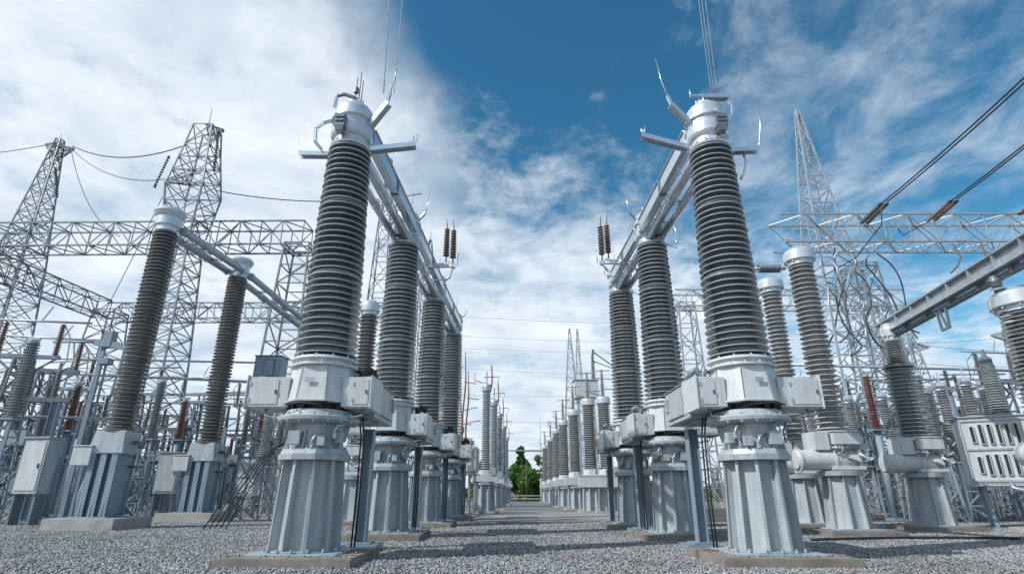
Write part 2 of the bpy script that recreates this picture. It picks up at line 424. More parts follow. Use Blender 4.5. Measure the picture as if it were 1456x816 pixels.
    def channel(b, p0, p1, w=.15, h=.1):
        p0 = Vector(p0); p1 = Vector(p1); d = (p1 - p0).normalized(); u = Vector((0, 0, 1)) if abs(d.z) < .9 else Vector((0, 1, 0))
        a = d.cross(u).normalized(); c = a.cross(d).normalized()
        b.bar(p0, p1, w, .018)
        for s in (-1, 1): b.bar(p0 + a * s * (w / 2) - c * h / 2, p1 + a * s * (w / 2) - c * h / 2, .018, h)
    if arms == 1:   # left leading unit
        b = MB(); channel(b, (.42, .1, 8.62), (1.45, .15, 8.78), .17, .11)
        b.tube((1.40, .15, 8.8), (1.40, .15, 8.98), .014); b.tube((1.47, .12, 8.8), (1.50, .12, 9.02), .010); b.build('side_arm', 'alu', root)
        b = MB(); channel(b, (-.40, .0, 8.42), (-1.12, -.05, 8.40), .16, .10); b.tube((-1.08, 0, 8.42), (-1.2, 0, 8.6), .010); b.poly([(-1.1, 0, 8.42), (-1.18, 0, 8.5), (-1.22, 0, 8.74)], .008, 5); b.build('side_arm', 'alu', root)
        b = MB(); channel(b, (.40, -.1, 9.12), (.80, -.2, 9.66), .16, .1); b.bar((.80, -.2, 9.66), (.85, -.2, 9.95), .10, .05)
        b.poly([(.85, -.2, 9.9), (.95, -.2, 10.6), (1.03, -.2, 11.2)], [.018, .012, .008], 6); b.build('horn_arm', 'alu', root)
        b = MB(); pts = [(-.42, -.1, 9.25), (-.62, -.2, 9.10), (-.78, -.2, 8.95), (-.76, -.2, 8.6), (-.6, -.15, 8.42)]
        for p, q in zip(pts[:-1], pts[1:]): b.bar(p, q, .07, .06)
        b.poly([(-.40, -.1, 9.5), (-.46, -.1, 9.95), (-.46, -.12, 9.6)], .018, 6); b.build('guard_bracket', 'alu', root)
        b = MB(); b.poly([(-.45, 0, 10.02), (-.3, 0, 10.06), (-.08, 0, 9.98), (.02, 0, 9.9)], .045, 8); b.tube((-.46, 0, 10.05), (-.46, 0, 9.75), .02)
        for x, h in ((-.02, 10.55), (.06, 10.7), (.12, 10.45)): b.tube((x, 0, 9.75), (x, 0, h), .013)
        b.cyl((-.02, 0), .06, 10.1, 10.24, 8); b.build('antenna_bracket', 'galv_dark', root)
    if arms == 2:
        b = MB(); channel(b, (-.42, .1, 8.66), (-1.50, .1, 9.0), .17, .11); b.poly([(-1.46, .1, 9.0), (-1.5, .1, 9.16)], .03, 6); b.poly([(-1.44, .1, 9.0), (-1.40, .1, 9.24)], .014, 6); b.build('side_arm', 'alu', root)
        b = MB(); channel(b, (.40, .0, 8.52), (1.12, 0, 8.56), .16, .10); b.poly([(1.12, 0, 8.56), (1.16, 0, 8.7), (1.26, 0, 9.2), (1.30, 0, 9.75)], [.03, .016, .012, .008], 6)
        b.poly([(.75, 0, 8.5), (.78, 0, 8.2), (.70, 0, 7.9), (.6, 0, 7.75)], .03, 8); b.build('side_arm', 'alu', root)
        b = MB(); channel(b, (-.36, -.1, 9.12), (-.82, -.2, 9.62), .16, .1); b.bar((-.82, -.2, 9.6), (-.90, -.2, 9.85), .10, .05)
        b.poly([(-.90, -.2, 9.85), (-1.0, -.2, 10.3), (-1.08, -.2, 10.95)], [.016, .012, .007], 6); b.build('horn_arm', 'alu', root)
        b = MB(); channel(b, (-.05, 0, 10.02), (.58, 0, 10.02), .15, .1); b.bar((.58, 0, 10.0), (.68, 0, 9.75), .09, .06); b.bar((.68, 0, 9.75), (.66, 0, 9.5), .09, .05)
        b.bar((.66, 0, 9.5), (.44, 0, 9.3), .07, .05); b.bar((-.05, 0, 10.02), (-.3, 0, 10.02), .05, .05); b.tube((-.28, 0, 9.95), (-.28, 0, 10.2), .02); b.tube((.02, 0, 9.75), (.02, 0, 10.05), .03); b.build('guard_bracket', 'alu', root)
    if arms in (0, 3):
        b = MB(); b.bar((X(.3), 0, 9.3), (X(.62), -.1, 9.62), .09, .06); b.poly([(X(.62), -.1, 9.6), (X(.68), -.1, 9.9), (X(.72), -.1, 10.35)], [.02, .012, .007], 6); b.build('horn_arm', 'alu', root)
        b = MB(); b.tube((X(-.05), 0, 9.7), (X(-.08), 0, 10.3), .012); b.tube((X(.1), .1, 9.7), (X(.16), .1, 10.5), .009); b.poly([(X(-.1), 0, 9.75), (X(-.35), 0, 9.95), (X(-.5), 0, 9.85)], .03, 6); b.build('antenna_bracket', 'galv_dark', root)
        b = MB(); b.poly([(X(-.42), -.1, 8.55), (X(-.75), -.15, 8.35), (X(-.78), -.15, 8.9), (X(-.74), -.15, 9.3)], .02, 6); b.box((X(-.42), -.12, 8.55), (.14, .14, .12)); b.build('guard_bracket', 'alu', root)
    return root

GL = 'large current transformers in the row left of the aisle'
GR = 'large current transformers in the row right of the aisle'
Lpos = [(-3.70, 11.03), (-3.42, 16.35), (-3.20, 21.95), (-2.95, 27.2)]
Rpos = [(4.53, 11.03), (4.43, 16.35), (4.28, 20.9)]
l1 = make_main_ct(1, 1); l1.location = (*Lpos[0], 0)
tag(l1, 'nearest large current transformer on the left with branching horn arms on its head', 'current transformer', GL, 'thing')
l2 = make_main_ct(1, 0); l2.location = (*Lpos[1], 0)
tag(l2, 'second ribbed grey insulator unit behind the nearest one on the left, beside the aisle', 'current transformer', GL, 'thing')
l3 = make_main_ct(1, 3); l3.location = (*Lpos[2], 0)
tag(l3, 'third unit of the left row, just beyond the two upright red insulators', 'current transformer', GL, 'thing')
dup(l2, (*Lpos[3], 0), 0, None, 'fourth and last tall unit joined by the overhead beam in the left row', 'current transformer', GL)
r1 = make_main_ct(-1, 2); r1.location = (*Rpos[0], 0)
tag(r1, 'nearest large current transformer on the right with a hooked bracket over its head', 'current transformer', GR, 'thing')
r2 = make_main_ct(-1, 0); r2.location = (*Rpos[1], 0)
tag(r2, 'second tall ribbed unit behind the nearest one on the right, domed white cap', 'current transformer', GR, 'thing')
r3 = make_main_ct(-1, 3); r3.location = (*Rpos[2], 0)
tag(r3, 'third and last unit of the right row joined by the overhead beam', 'current transformer', GR, 'thing')

for ch in r3.children:
    if ch.name.startswith('insulator'): ch.data.materials[0] = M['porc_stained']

def bus_beam(pa, pb, sx, label, z=8.9, group=None, horns=False):
    pa = Vector((pa[0], pa[1], z)); pb = Vector((pb[0], pb[1], z)); d = (pb - pa).normalized(); a = Vector((d.y, -d.x, 0)) * sx
    root = thing('bus_beam', pa, label, 'bus beam', group); o = pa
    s = pa + d * .35 - o; e = pb - d * .25 - o; ln = (e - s).length
    U = Vector((0, 0, 1))
    b = MB(); b.bar(s + a * .34 + U * .16, e + a * .34 + U * .16, .15, .40); b.bar(s + a * .34 + U * .375, e + a * .34 + U * .375, .22, .03); b.bar(s + a * .34 - U * .055, e + a * .34 - U * .055, .22, .03)
    b.build('box_girder', 'alu', root, bevel=.008)
    m = s.lerp(e, .48)
    b = MB(); b.tube(s + a * .12 - U * .22, e + a * .12 - U * .22, .135, n=20)
    for t in (.02, .47, .5, .98): q = s.lerp(e, t) + a * .12 - U * .22; b.tube(q - d * .035, q + d * .035, .165, n=20)
    b.build('bus_tube', 'alu', root)
    b = MB(); b.tube(s - a * .20 - U * .34 + d * .3, e - a * .20 - U * .34, .105, n=20)
    for t in (.1, .5, .96): q = s.lerp(e, t) - a * .20 - U * .34; b.tube(q - d * .03, q + d * .03, .13, n=20)
    b.build('bus_tube', 'alu', root)
    b = MB(); b.bar(m + a * .34 + U * .16 - d * .06, m + a * .34 + U * .16 + d * .06, .21, .48); b.build('splice_plate', 'galv_dark', root)
    for t in (.2, .47, .74):
        b = MB(); q = s.lerp(e, t); b.bar(q + a * .26 - U * .20, q - a * .20 - U * .34, .05, .07); b.build('clamp', 'galv', root)
    if horns:
        h = s.lerp(e, .30); K = -.36
        for dz, ln, dd in ((-.02, 1.30, 0), (.16, 1.05, .25)):
            b = MB(); b.tube(h + a * .4 + U * (K + dz) + d * dd, h + a * ln + U * (K + dz + .03) + d * dd, .055); b.box(h + a * ln + U * (K + dz + .03) + d * dd, (.16, .14, .14)); b.build('side_arm', 'alu', root)
        for xx, dz, dd in ((1.0, .22, .25), (1.28, .04, 0)):
            b = MB(); c = h + a * xx + U * (K + dz) + d * dd; b.tube(c, c + U * .3, .03)
            q = MB(); sheds(q, .26, 1.35, .12, .10, 11, 14, .45); b.add([(v[0] + c.x, v[1] + c.y, v[2] + c.z) for v in q.v], q.f, True)
            b.poly([c + U * 1.3, c + U * 1.4, c + U * 1.75 - a * .04], [.05, .03, .01], 6); b.build('horn_insulator', 'porc_rust', root)
        b = MB(); b.poly([h + a * 1.32 + U * K, h + a * 1.2 + U * (K - .45), h + a * .95 + U * (K - .5), h + a * .6 + U * (K - .5)], .022, 6); b.tube(h + a * 1.45 + U * K, h + a * 1.47 + U * (K + .5), .015); b.build('jumper', 'alu', root)
    return root
LB = ['steel and tube bus beam from the nearest left transformer to the second', 'second bus beam of the left row, side arms holding two upright red insulators', 'bus beam between the third and fourth units of the left row']
for i in range(3): bus_beam(Lpos[i], Lpos[i + 1], 1, LB[i], group='bus beams over the left row', horns=i == 1)
RB = ['bright bus beam from the nearest right transformer to the domed second one', 'second bus beam of the right row, side arms holding two upright red insulators']
for i in range(2): bus_beam(Rpos[i], Rpos[i + 1], -1, RB[i], group='bus beams over the right row', horns=i == 1)

# ------------------------------------------------------------------ outer left row (tall dark-brown insulators)
def make_tall_ct():
    root = empty('voltage_transformer', (0, 0, 0))
    b = MB(); b.box((0, 0, -.07), (2.7, 2.4, .46)); b.build('plinth', 'concrete_pale', root, bevel=.02)
    b = MB()
    for dx in (-.42, .02, .46):
        b.hexa([(dx - .03 - .1, -.6, .16), (dx + .03 - .1, -.6, .16), (dx + .03 - .1, .6, .16), (dx - .03 - .1, .6, .16)], [(dx - .03, -.5, 2.3), (dx + .03, -.5, 2.3), (dx + .03, .5, 2.3), (dx - .03, .5, 2.3)])
        for dy in (-.6, .6): b.box((dx - .05, dy * .93, 1.23), (.24, .03, 2.14))
    b.box((0, -.33, 1.23), (.86, .03, 2.1)); b.box((0, .33, 1.23), (.86, .03, 2.1)); b.box((-.05, 0, .18), (1.5, 1.4, .05))
    b.build('pedestal', 'paint_blue', root)
    b = MB(); b.hexa([(-.72, -.62, 2.2), (.72, -.62, 2.2), (.72, .62, 2.2), (-.72, .62, 2.2)], [(-.62, -.55, 2.98), (.62, -.55, 2.98), (.62, .55, 2.98), (-.62, .55, 2.98)])
    b.build('tank', 'paint', root, bevel=.03)
    b = MB(); b.box((-.85, -.35, 2.12), (.75, .7, .62)); b.box((-.85, -.35, 2.45), (.82, .78, .05)); b.build('terminal_box', 'paint_pale', root, bevel=.02)
    b = MB(); b.poly([(-.9, 0, .05), (-1.0, 0, .9), (-.9, 0, 1.35), (-.6, 0, 1.45), (-.3, 0, 1.45)], .1, 12); b.build('drain_pipe', 'paint_blue', root)
    b = MB(); b.tube((.6, 0, 2.6), (1.15, 0, 2.62), .07); b.tube((1.0, 0, 2.4), (1.0, 0, 2.85), .12); b.build('valve', 'galv_dark', root); b = MB(); b.tube((.4, .3, 1.8), (1.1, .3, 1.8), .05); b.build('valve', 'galv_dark', root)
    b = MB(); b.cyl((0, 0), .62, 2.98, 3.06, 28); sheds(b, 3.06, 10.75, .57, .52, 52, 36, .68, (.33, .66)); b.build('insulator', 'porc_brown', root)
    b = MB(); b.lathe([(.3, 10.73), (.46, 10.75), (.46, 10.95), (.54, 11.0), (.54, 11.35), (.60, 11.40), (.70, 11.55), (.70, 11.62), (.62, 11.70), (.001, 11.74)], 32); bolts(b, .50, 10.95, 11.0, 10, .03)
    b.build('head', 'alu_white', root)
    return root
OLpos = [(-13.9, 20.5), (-13.35, 25.6), (-13.3, 36.5)]
o1 = make_tall_ct(); o1.location = (*OLpos[0], .2); o1.scale = (.86, .86, 1)
GO = 'tall dark insulator units in the outer left row'
tag(o1, 'tall dark-brown insulator unit on a pale plinth, largest one in the outer left row', 'voltage transformer', GO, 'thing')
dup(o1, (*OLpos[1], .2), 0, None, 'dark-brown insulator unit second in the outer left row, under the twin tubes', 'voltage transformer', GO)
dup(o1, (*OLpos[2], .2), 0, None, 'dark-brown insulator unit mostly hidden behind the nearest left transformer', 'voltage transformer', GO)
def twin_tube(pa, pb, z, sep, r, label, group=None):
    pa = Vector((*pa, z)); pb = Vector((*pb, z)); d = (pb - pa).normalized(); a = Vector((d.y, -d.x, 0))
    root = thing('twin_bus_tube', pa, label, 'bus tube', group)
    for s in (-1, 1):
        b = MB(); q0 = a * sep * s + d * .5; q1 = (pb - pa) + a * sep * s - d * .4
        b.tube(q0, q1, r, n=14)
        for t in (.0, .3, .33, .62, 1): q = q0.lerp(q1, t); b.tube(q - d * .07, q + d * .07, r * 1.3, n=14)
        b.bar(q0 + Vector((0, 0, r)), q1 + Vector((0, 0, r)), r * .6, .05)
        b.build('tube', 'galv', root)
    for t in (.25, .65): b = MB(); q = (pb - pa) * t; b.bar(q - a * sep, q + a * sep, .06, .1); b.build('spacer', 'galv_dark', root)
twin_tube(OLpos[0], OLpos[1], 11.2, .38, .15, 'twin tubes running back from the largest outer left insulator unit', 'twin tubes of the outer left row')
twin_tube(OLpos[1], OLpos[2], 11.2, .38, .15, 'twin tubes running from the second outer left unit towards the aisle row', 'twin tubes of the outer left row')

# ------------------------------------------------------------------ squat-bodied units on the right
def make_squat_ct(top, ir=.57, mat='porc_pale', two=False, n=34, headr=.5, pedh=1.75):
    root = empty('circuit_breaker', (0, 0, 0))
    b = MB(); b.box((0, 0, .03), (2.1, 2.0, .22)); b.build('plinth', 'concrete', root, bevel=.02)
    b = MB(); b.hexa(oct_pts(.52, .14), oct_pts(.52, .18))
    for i in range(8):
        a = PI / 8 + i * PI / 4; d = Vector((math.cos(a), math.sin(a), 0)); t = Vector((-d.y, d.x, 0))
        lo = [d * .40 - t * .02, d * .62 - t * .02, d * .62 + t * .02, d * .40 + t * .02]; hi = [p * .82 for p in lo]
        b.hexa([(p.x, p.y, .18) for p in lo], [(p.x, p.y, pedh - .15) for p in hi])
    b.hexa(oct_pts(.50, .18), oct_pts(.42, pedh - .15)); b.box((0, 0, .165), (1.3, 1.3, .04)); b.lathe([(.3, pedh - .15), (.6, pedh - .13), (.62, pedh), (.3, pedh + .03)], 28)
    b.build('pedestal', 'paint', root, bevel=.006)
    MX = Matrix.Translation((-.35, -.1, pedh + .32)) @ Matrix.Rotation(PI / 2, 4, 'Y')
    b = MB(); b.lathe([(.001, -1.0), (.26, -.98), (.30, -.9), (.30, .75), (.27, .83), (.001, .85)], 28, M4=MX)
    for z in (-.92, .1, .78): b.lathe([(.29, z), (.34, z), (.34, z + .05), (.29, z + .05)], 28, M4=MX)
    b.build('drum', 'paint_pale', root)
    b = MB(); b.box((-.55, 0, pedh + .86), (.45, .75, .55)); b.box((.15, -.35, pedh + .92), (.85, .35, .36)); b.box((.1, .2, pedh + .5), (1.1, .7, .35)); b.box((.75, 0, pedh + .75), (.4, .4, .3)); b.box((.1, 0, pedh + .08), (.95, .95, .12))
    b.box((.15, -.35, pedh + 1.12), (.92, .4, .04)); b.build('mechanism_box', 'paint_pale', root, bevel=.035)
    rnd = random.Random(5)
    for k in range(16):
        b = MB()
        x = rnd.uniform(-.2, .95); y = rnd.uniform(-.62, -.4); z = pedh + rnd.uniform(.25, 1.05)
        b.poly([(x, y, z), (x + rnd.uniform(-.15, .15), y - .04, z + rnd.uniform(.05, .2)), (x + rnd.uniform(-.25, .25), y + .1, z + rnd.uniform(-.1, .25))], rnd.uniform(.018, .045), 7); b.build('pipe', 'galv', root)
    zb = pedh + 1.16
    b = MB(); b.lathe([(.3, zb - .16), (ir * 1.0, zb - .1), (ir * 1.02, zb), (.3, zb + .02)], 32)
    b.build('insulator_base', 'alu_white', root)
    b = MB()
    if two:
        zm = zb + (top - zb) * .62
        sheds(b, zb, zm, ir, ir * .92, int(n * .62), 36, .74); b.lathe([(.3, zm - .02), (ir, zm), (ir, zm + .1), (ir * .6, zm + .16)], 32); sheds(b, zm + .15, top - .45, ir * .62, ir * .55, int(n * .38), 30, .66)
    else: sheds(b, zb, top - .6, ir, ir * .85, n, 40, .68, (.45,))
    b.build('insulator', mat, root)
    b = MB(); h0 = top - .62 if not two else top - .47
    b.lathe([(.2, h0), (headr * .8, h0 + .02), (headr * .8, h0 + .14), (headr, h0 + .18), (headr, h0 + .44), (headr * .94, h0 + .52), (headr * .6, h0 + .66), (.001, h0 + .72)], 30); bolts(b, headr * .9, h0 + .1, h0 + .18, 10, .025)
    b.build('head', 'alu_white', root)
    return root
GQ = 'squat-bodied breakers in the outer right row'
q1 = make_squat_ct(9.0, .47); q1.location = (9.85, 17.8, 0)
tag(q1, 'pale ribbed breaker column with rounded head right behind the nearest right transformer', 'circuit breaker', GQ, 'thing')
q0 = make_squat_ct(9.2, .42); q0.location = (10.35, 21.2, 0)
tag(q0, 'slimmer breaker column half hidden behind the pale ribbed one', 'circuit breaker', GQ, 'thing')
q2 = make_squat_ct(6.75, .51, 'porc_grey', True, 30, .3); q2.location = (13.75, 19.8, 0)
tag(q2, 'breaker with stepped insulator under the low end of the sloping-looking beam', 'circuit breaker', GQ, 'thing')
b = MB(); root = thing('spring_connector', (9.6, 19.5, 9.0), 'small coil spring joining two breaker heads', 'connector')
pts = [Vector((-.4 + .055 * math.cos(t) * 0 + .003 * i * 1.2, .14 * math.cos(t), .14 * math.sin(t))) for i, t in enumerate([k * .5 for k in range(220)])]
b.poly([(p.x, p.y, p.z) for p in pts], .028, 6); b.build('coil', 'galv_dark', root)
b = MB(); b.tube((-.75, 0, 0), (.6, 0, 0), .06); b.build('rod', 'galv', root)

# far right bushing-like big unit at picture edge
q3 = make_squat_ct(6.15, .62, 'porc_pale', False, 24, .68); q3.location = (13.35, 14.0, 0); q3.rotation_euler = (0, 0, R(-100))
tag(q3, 'thick ribbed breaker cut by the right picture edge, wide pale cap', 'circuit breaker', GQ, 'thing')

# big beam on the right
def ibeam(pa, pb, h, w, label):
    pa, pb = Vector(pa), Vector(pb); root = thing('support_beam', pa, label, 'steel beam'); d = (pb - pa); e = d.normalized(); a = e.cross(Vector((0, 0, 1))).normalized(); U = a.cross(e)
    b = MB(); Z = Vector((0, 0, 0)); b.bar(Z, d, .05, h); b.bar(U * h / 2, d + U * h / 2, w, .04); b.bar(-U * h / 2, d - U * h / 2, w, .04)
    for k in range(9): q = d * (k + .5) / 9; b.bar(q - e * .02, q + e * .02, w * .9, h * .97)
    b.build('girder', 'galv', root)
    b = MB(); b.tube(-U * (h * .5 + .16) - a * .1, d - U * (h * .5 + .16) - a * .1, .09, n=14)
    for k in range(7): q = d * (k + .3) / 7 - U * (h * .5 + .08) - a * .1; b.bar(q - e * .06, q + e * .06, .22, .26)
    b.build('bus_tube', 'galv_dark', root)
    b = MB(); q = d * .42 - U * (h * .5 + .2)
    for s in (-.25, .25):
        b.bar(q + e * s, q + e * s * .8 - Vector((0, 0, .6)), .06)
    b.bar(q - e * .22 - Vector((0, 0, .6)), q + e * .22 - Vector((0, 0, .6)), .06); b.bar(q - e * .1, q + e * .1 - Vector((0, 0, .6)), .05)
    b.build('hanger', 'galv_dark', root)
    return root
ibeam((13.9, 20.6, 6.85), (12.35, 11.0, 6.85), .42, .32, 'heavy steel beam running from the stepped breaker out at the right picture edge')
# hanging insulator below the beam
root = thing('hanging_insulator', (12.72, 13.9, 6.55), 'leaning grey insulator between the heavy beam and the thick breaker cap', 'insulator')
b = MB(); b.lathe([(.001, -.32), (.13, -.30), (.16, -.15), (.08, -.02), (.001, 0)], 16); b.build('coupling', 'galv_dark', root)
b = MB(); sheds(b, -1.75, -.3, .2, .17, 10, 24, .55); o_ = b.build('insulator', 'porc_grey', root)
root.rotation_euler = (0, R(-14), R(30))

# ------------------------------------------------------------------ transformer on the right edge
root = thing('power_transformer', (17.35, 20.3, 0), 'pale transformer tank with two rows of cooling slots at the right edge', 'transformer', rz=R(-32))
b = MB(); b.box((.55, 0, 2.5), (3.9, 1.7, 2.2)); b.box((.55, 0, 3.63), (4.05, 1.85, .06)); b.box((.55, 0, 1.37), (4.05, 1.85, .06)); b.build('tank', 'paint_pale', root, bevel=.03)
b = MB()
for row, (za, zb_) in enumerate(((2.72, 3.35), (1.72, 2.35))):
    for k in range(8):
        x = -1.05 + k * .24
        b = MB(); h_ = zb_ - za - (.12 if k == 0 else 0); zc = (za + zb_) / 2
        b.hexa([(x - .05, -.862, zc - h_ / 2), (x + .02, -.862, zc - h_ / 2 - .05), (x + .06, -.862, zc - h_ / 2 + .02), (x + .06, -.852, zc)], [(x - .05, -.858, zc), (x + .02, -.858, zc + h_ / 2), (x + .05, -.858, zc + h_ / 2 - .04), (x + .06, -.855, zc)]) if False else b.box((x, -.862, zc), (.09, .03, h_))
        sl = b.build('cooling_slot', 'glass_dark', root)
        b = MB()
        for e_ in (-1, 1): b.box((x + e_ * .055, -.885, zc), (.02, .09, h_ + .04)); b.box((x, -.885, zc + e_ * (h_ / 2 + .012)), (.09, .09, .02))
        b.build('slot_lip', 'paint_pale', sl, bevel=.004)
b = MB()
for xx in (-1.36, 1.02): b.box((xx, -.87, 2.5), (.07, .05, 2.1))
for zz_ in (1.52, 2.54, 3.5): b.box((-.17, -.87, zz_), (2.3, .05, .06))
b.build('stiffener', 'paint', root)
b = MB(); b.box((1.5, -.93, 2.4), (.8, .16, 1.4)); b.box((1.15, -1.02, 2.5), (.06, .05, .25)); b.build('control_door', 'paint', root, bevel=.015)
for x, y in ((-1.0, -.6), (-1.0, .6), (.9, -.6), (.9, .6), (2.2, -.6), (2.2, .6)):
    b = MB(); b.bar((x, y, 0), (x - .1, y, 1.36), .16, .12); b.box((x, y, .03), (.4, .4, .08)); b.build('leg', 'paint_blue', root)
for x, h in ((-.75, 5.6), (-.05, 5.75), (.75, 5.7), (1.6, 5.6)):
    b = MB(); b.lathe([(.001, 3.64), (.30, 3.66), (.30, 3.8), (.24, 3.84)], 20); sheds(b, 3.82, h - .2, .29, .23, 19, 26, .68); b.lathe([(.15, h - .2), (.2, h - .18), (.2, h), (.08, h + .1), (.05, h + .35), (.001, h + .36)], 18); b.build('bushing', 'porc_grey', root)
b = MB(); b.poly([(-.4, -1.0, 1.5), (-.4, -1.15, 1.3), (-.1, -1.15, 1.2), (1.2, -1.1, 1.2)], .06, 8)
b.build('oil_pipe', 'galv', root)
b = MB(); b.cyl((17.0, 18.9), 1.3, -.02, .1, 40); tag(b.build('foundation_slab', 'concrete_pale', None, (17.0, 18.9, 0)), 'pale round concrete slab on the gravel below the transformer', 'concrete slab', None, 'thing')

# ------------------------------------------------------------------ lone column behind the first left unit
q4 = make_squat_ct(8.9, .43, 'porc_brown', False, 34, .42); q4.location = (-6.15, 23.2, 0)
tag(q4, 'slim dark column glimpsed between the first two left transformers', 'circuit breaker', None, 'thing')

# ------------------------------------------------------------------ distant rows along the aisle
def make_far_ct(mat, zp, zt, zi, r, rusty=False):
    """zp pedestal top, zt tank top, zi insulator top"""
    root = empty('current_transformer', (0, 0, 0))
    b = MB(); b.box((0, 0, .02), (1.7, 1.6, .2)); b.build('plinth', 'concrete_pale', root)
    b = MB(); b.hexa(oct_pts(.48, .12), oct_pts(.44, zp))
    for i in range(8):
        a = PI / 8 + i * PI / 4; d = Vector((math.cos(a), math.sin(a), 0)); t = Vector((-d.y, d.x, 0)) * .04
        lo = [d * .42 - t, d * .64 - t, d * .64 + t, d * .42 + t]
        b.hexa([(p.x, p.y, .12) for p in lo], [(p.x * .93, p.y * .93, zp) for p in lo])
    b.hexa(oct_pts(.68, zp), oct_pts(.68, zp + .1)); b.build('pedestal', 'paint', root)
    h = zt - zp
    b = MB(); b.hexa(oct_pts(.56, zp + .1), oct_pts(.5, zt - .05)); b.build('tank', 'paint_pale', root, bevel=.015)
    b = MB(); b.box((0, -.15, zp + .1 + h * .32), (1.55, .8, h * .5)); b.build('side_box', 'paint_pale', root, bevel=.02)
    b = MB(); b.box((.5, -.45, zt - .15), (.3, .3, h * .45)); b.build('terminal_box', 'paint', root, bevel=.01)
    b = MB(); n = int((zi - zt) / .135); sheds(b, zt, zi, r, r * .86, n, 28, .72, (.5,)); b.build('insulator', mat, root)
    b = MB(); b.lathe([(r * .6, zi - .02), (r * .95, zi), (r * .95, zi + .28), (r * .8, zi + .42), (.001, zi + .5)], 24); b.build('head', 'alu_white' if not rusty else 'galv', root)
    b = MB()
    b.bar((0, 0, zi + .4), (0, 0, zi + 1.3), .06); b.bar((-.2, 0, zi + .9), (.8, 0, zi + .95), .05); b.bar((.1, 0, zi + .45), (-.8, 0, zi + .7), .05); b.bar((-.8, 0, zi + .7), (-.8, 0, zi + 1.2), .04); b.bar((.8, 0, zi + .95), (.7, 0, zi + .5), .03); b.build('terminal', 'galv_dark', root)
    if rusty:
        b = MB(); b.poly([(.3, 0, zi + .2), (.35, 0, zi + .9), (.28, 0, zi + 1.7)], .05, 6); b.build('discharge_rod', 'rust', root)
    else:
        b = MB(); sheds(b, zi + .5, zi + 1.9, .17, .12, 12, 16, .5); b.bar((0, 0, zi + 1.9), (0, 0, zi + 2.2), .12); b.bar((-.5, 0, zi + 2.1), (.6, 0, zi + 2.15), .05); b.build('upper_insulator', mat, root)
    return root
GFL = 'blue-grey units in the distant left row'; GFR = 'ribbed units in the distant right row'
fl = make_far_ct('porc_blue', 1.6, 2.5, 7.3, .33, True)
FL = [(gx(px, D, 4), D) for px, D in ((691, 36.5), (702, 43), (710, 51), (716, 61), (720, 74))]
for i, (x, y) in enumerate(FL):
    lab = '%s of the blue-grey units in the distant left row, counted from the near end' % ORD[i]
    if i == 0: fl.location = (x, y, 0); tag(fl, lab, 'current transformer', GFL, 'thing')
    else: dup(fl, (x, y, 0), 0, None, lab, 'current transformer', GFL)
fr = make_far_ct('porc_pale', 1.45, 2.55, 6.5, .5)
FR = [(5.85, 36.5), (4.98, 37.3), (4.55, 42.5), (4.35, 49), (4.3, 56), (4.3, 65), (4.3, 76)]
for i, (x, y) in enumerate(FR):
    lab = '%s of the pale ribbed units in the distant right row, counted from the near end' % ORD[i]
    if i == 0: fr.location = (x, y, 0); tag(fr, lab, 'current transformer', GFR, 'thing')
    else: dup(fr, (x, y, 0), 0, None, lab, 'current transformer', GFR)
root = thing('cable_duct', (5.3, 35.6, 1.75), 'long pale steel box across two distant pedestals at right of aisle', 'cable duct')
b = MB(); b.box((0, 0, 0), (2.6, .5, .62)); b.box((0, 0, .33), (2.7, .56, .05)); b.build('casing', 'paint_pale', root, bevel=.02)
for k, (px, D, h) in enumerate(((657, 31, 8.6), (662, 31.5, 7.6), (653, 32.5, 6.0))):
    b = MB(); x = gx(px, D, 4); b.poly([(x, D, 0), (x + .02, D, 2.5), (x, D, h * .6), (x + .12, D, h * .8), (x + .05, D, h)], [.06, .05, .045, .04, .02], 8)
    b.bar((x, D, h * .62), (x + .8, D, h * .64), .04); b.bar((x, D, h * .8), (x + .7, D, h * .79), .04); b.bar((x - .1, D, h * .5), (x + .1, D, h * .5), .2, .3)
    tag(b.build('earthing_pole', 'rust', None, (x, D, 0)), ('tallest', 'middle', 'shortest')[k] + ' rusty pole just right of the fourth left transformer', 'pole', 'rusty poles right of the fourth left transformer', 'thing')
# row post behind left far row: far left equipment box
root = thing('marshalling_kiosk', (-2.85, 33.6, 0), 'pale rounded kiosk on ribbed legs at the near end of the distant left row', 'kiosk')
b = MB(); b.box((0, 0, 2.9), (1.9, 1.4, 1.5)); b.box((.0, 0, 3.85), (1.3, 1.1, .45)); b.build('housing', 'paint_pale', root, bevel=.12)
b = MB()
for k in range(6): b.box((-.75 + k * .3, -.3, 1.1), (.09, .3, 2.1)); b.box((-.75 + k * .3, .4, 1.1), (.09, .3, 2.1))
b.box((0, 0, 2.12), (2.0, 1.5, .08)); b.build('base_frame', 'galv', root)

# ------------------------------------------------------------------ lattice structures
def lat(mb, lo, hi, n, leg=.09, br=.05, horiz=True, xb=False, seed=0):
    """square lattice between bottom corners lo and top corners hi"""
    lo = [Vector(p) for p in lo]; hi = [Vector(p) for p in hi]
    for a, c in zip(lo, hi): mb.bar(a, c, leg)
    for k in range(n):
        t0, t1 = k / n, (k + 1) / n
        A = [a.lerp(c, t0) for a, c in zip(lo, hi)]; B = [a.lerp(c, t1) for a, c in zip(lo, hi)]
        m = len(lo)
        for i in range(m):
            j = (i + 1) % m
            if (k + i) % 2 or xb: mb.bar(A[i], B[j], br)
            if not (k + i) % 2 or xb: mb.bar(A[j], B[i], br)
            if horiz: mb.bar(B[i], B[j], br)
def sq(c, w, z, d=None, dx=0, dy=0):
    d = d or w
    return [(c[0] - w / 2, c[1] - d / 2, z), (c[0] + w / 2, c[1] - d / 2, z), (c[0] + w / 2, c[1] + d / 2, z), (c[0] - w / 2, c[1] + d / 2, z)]
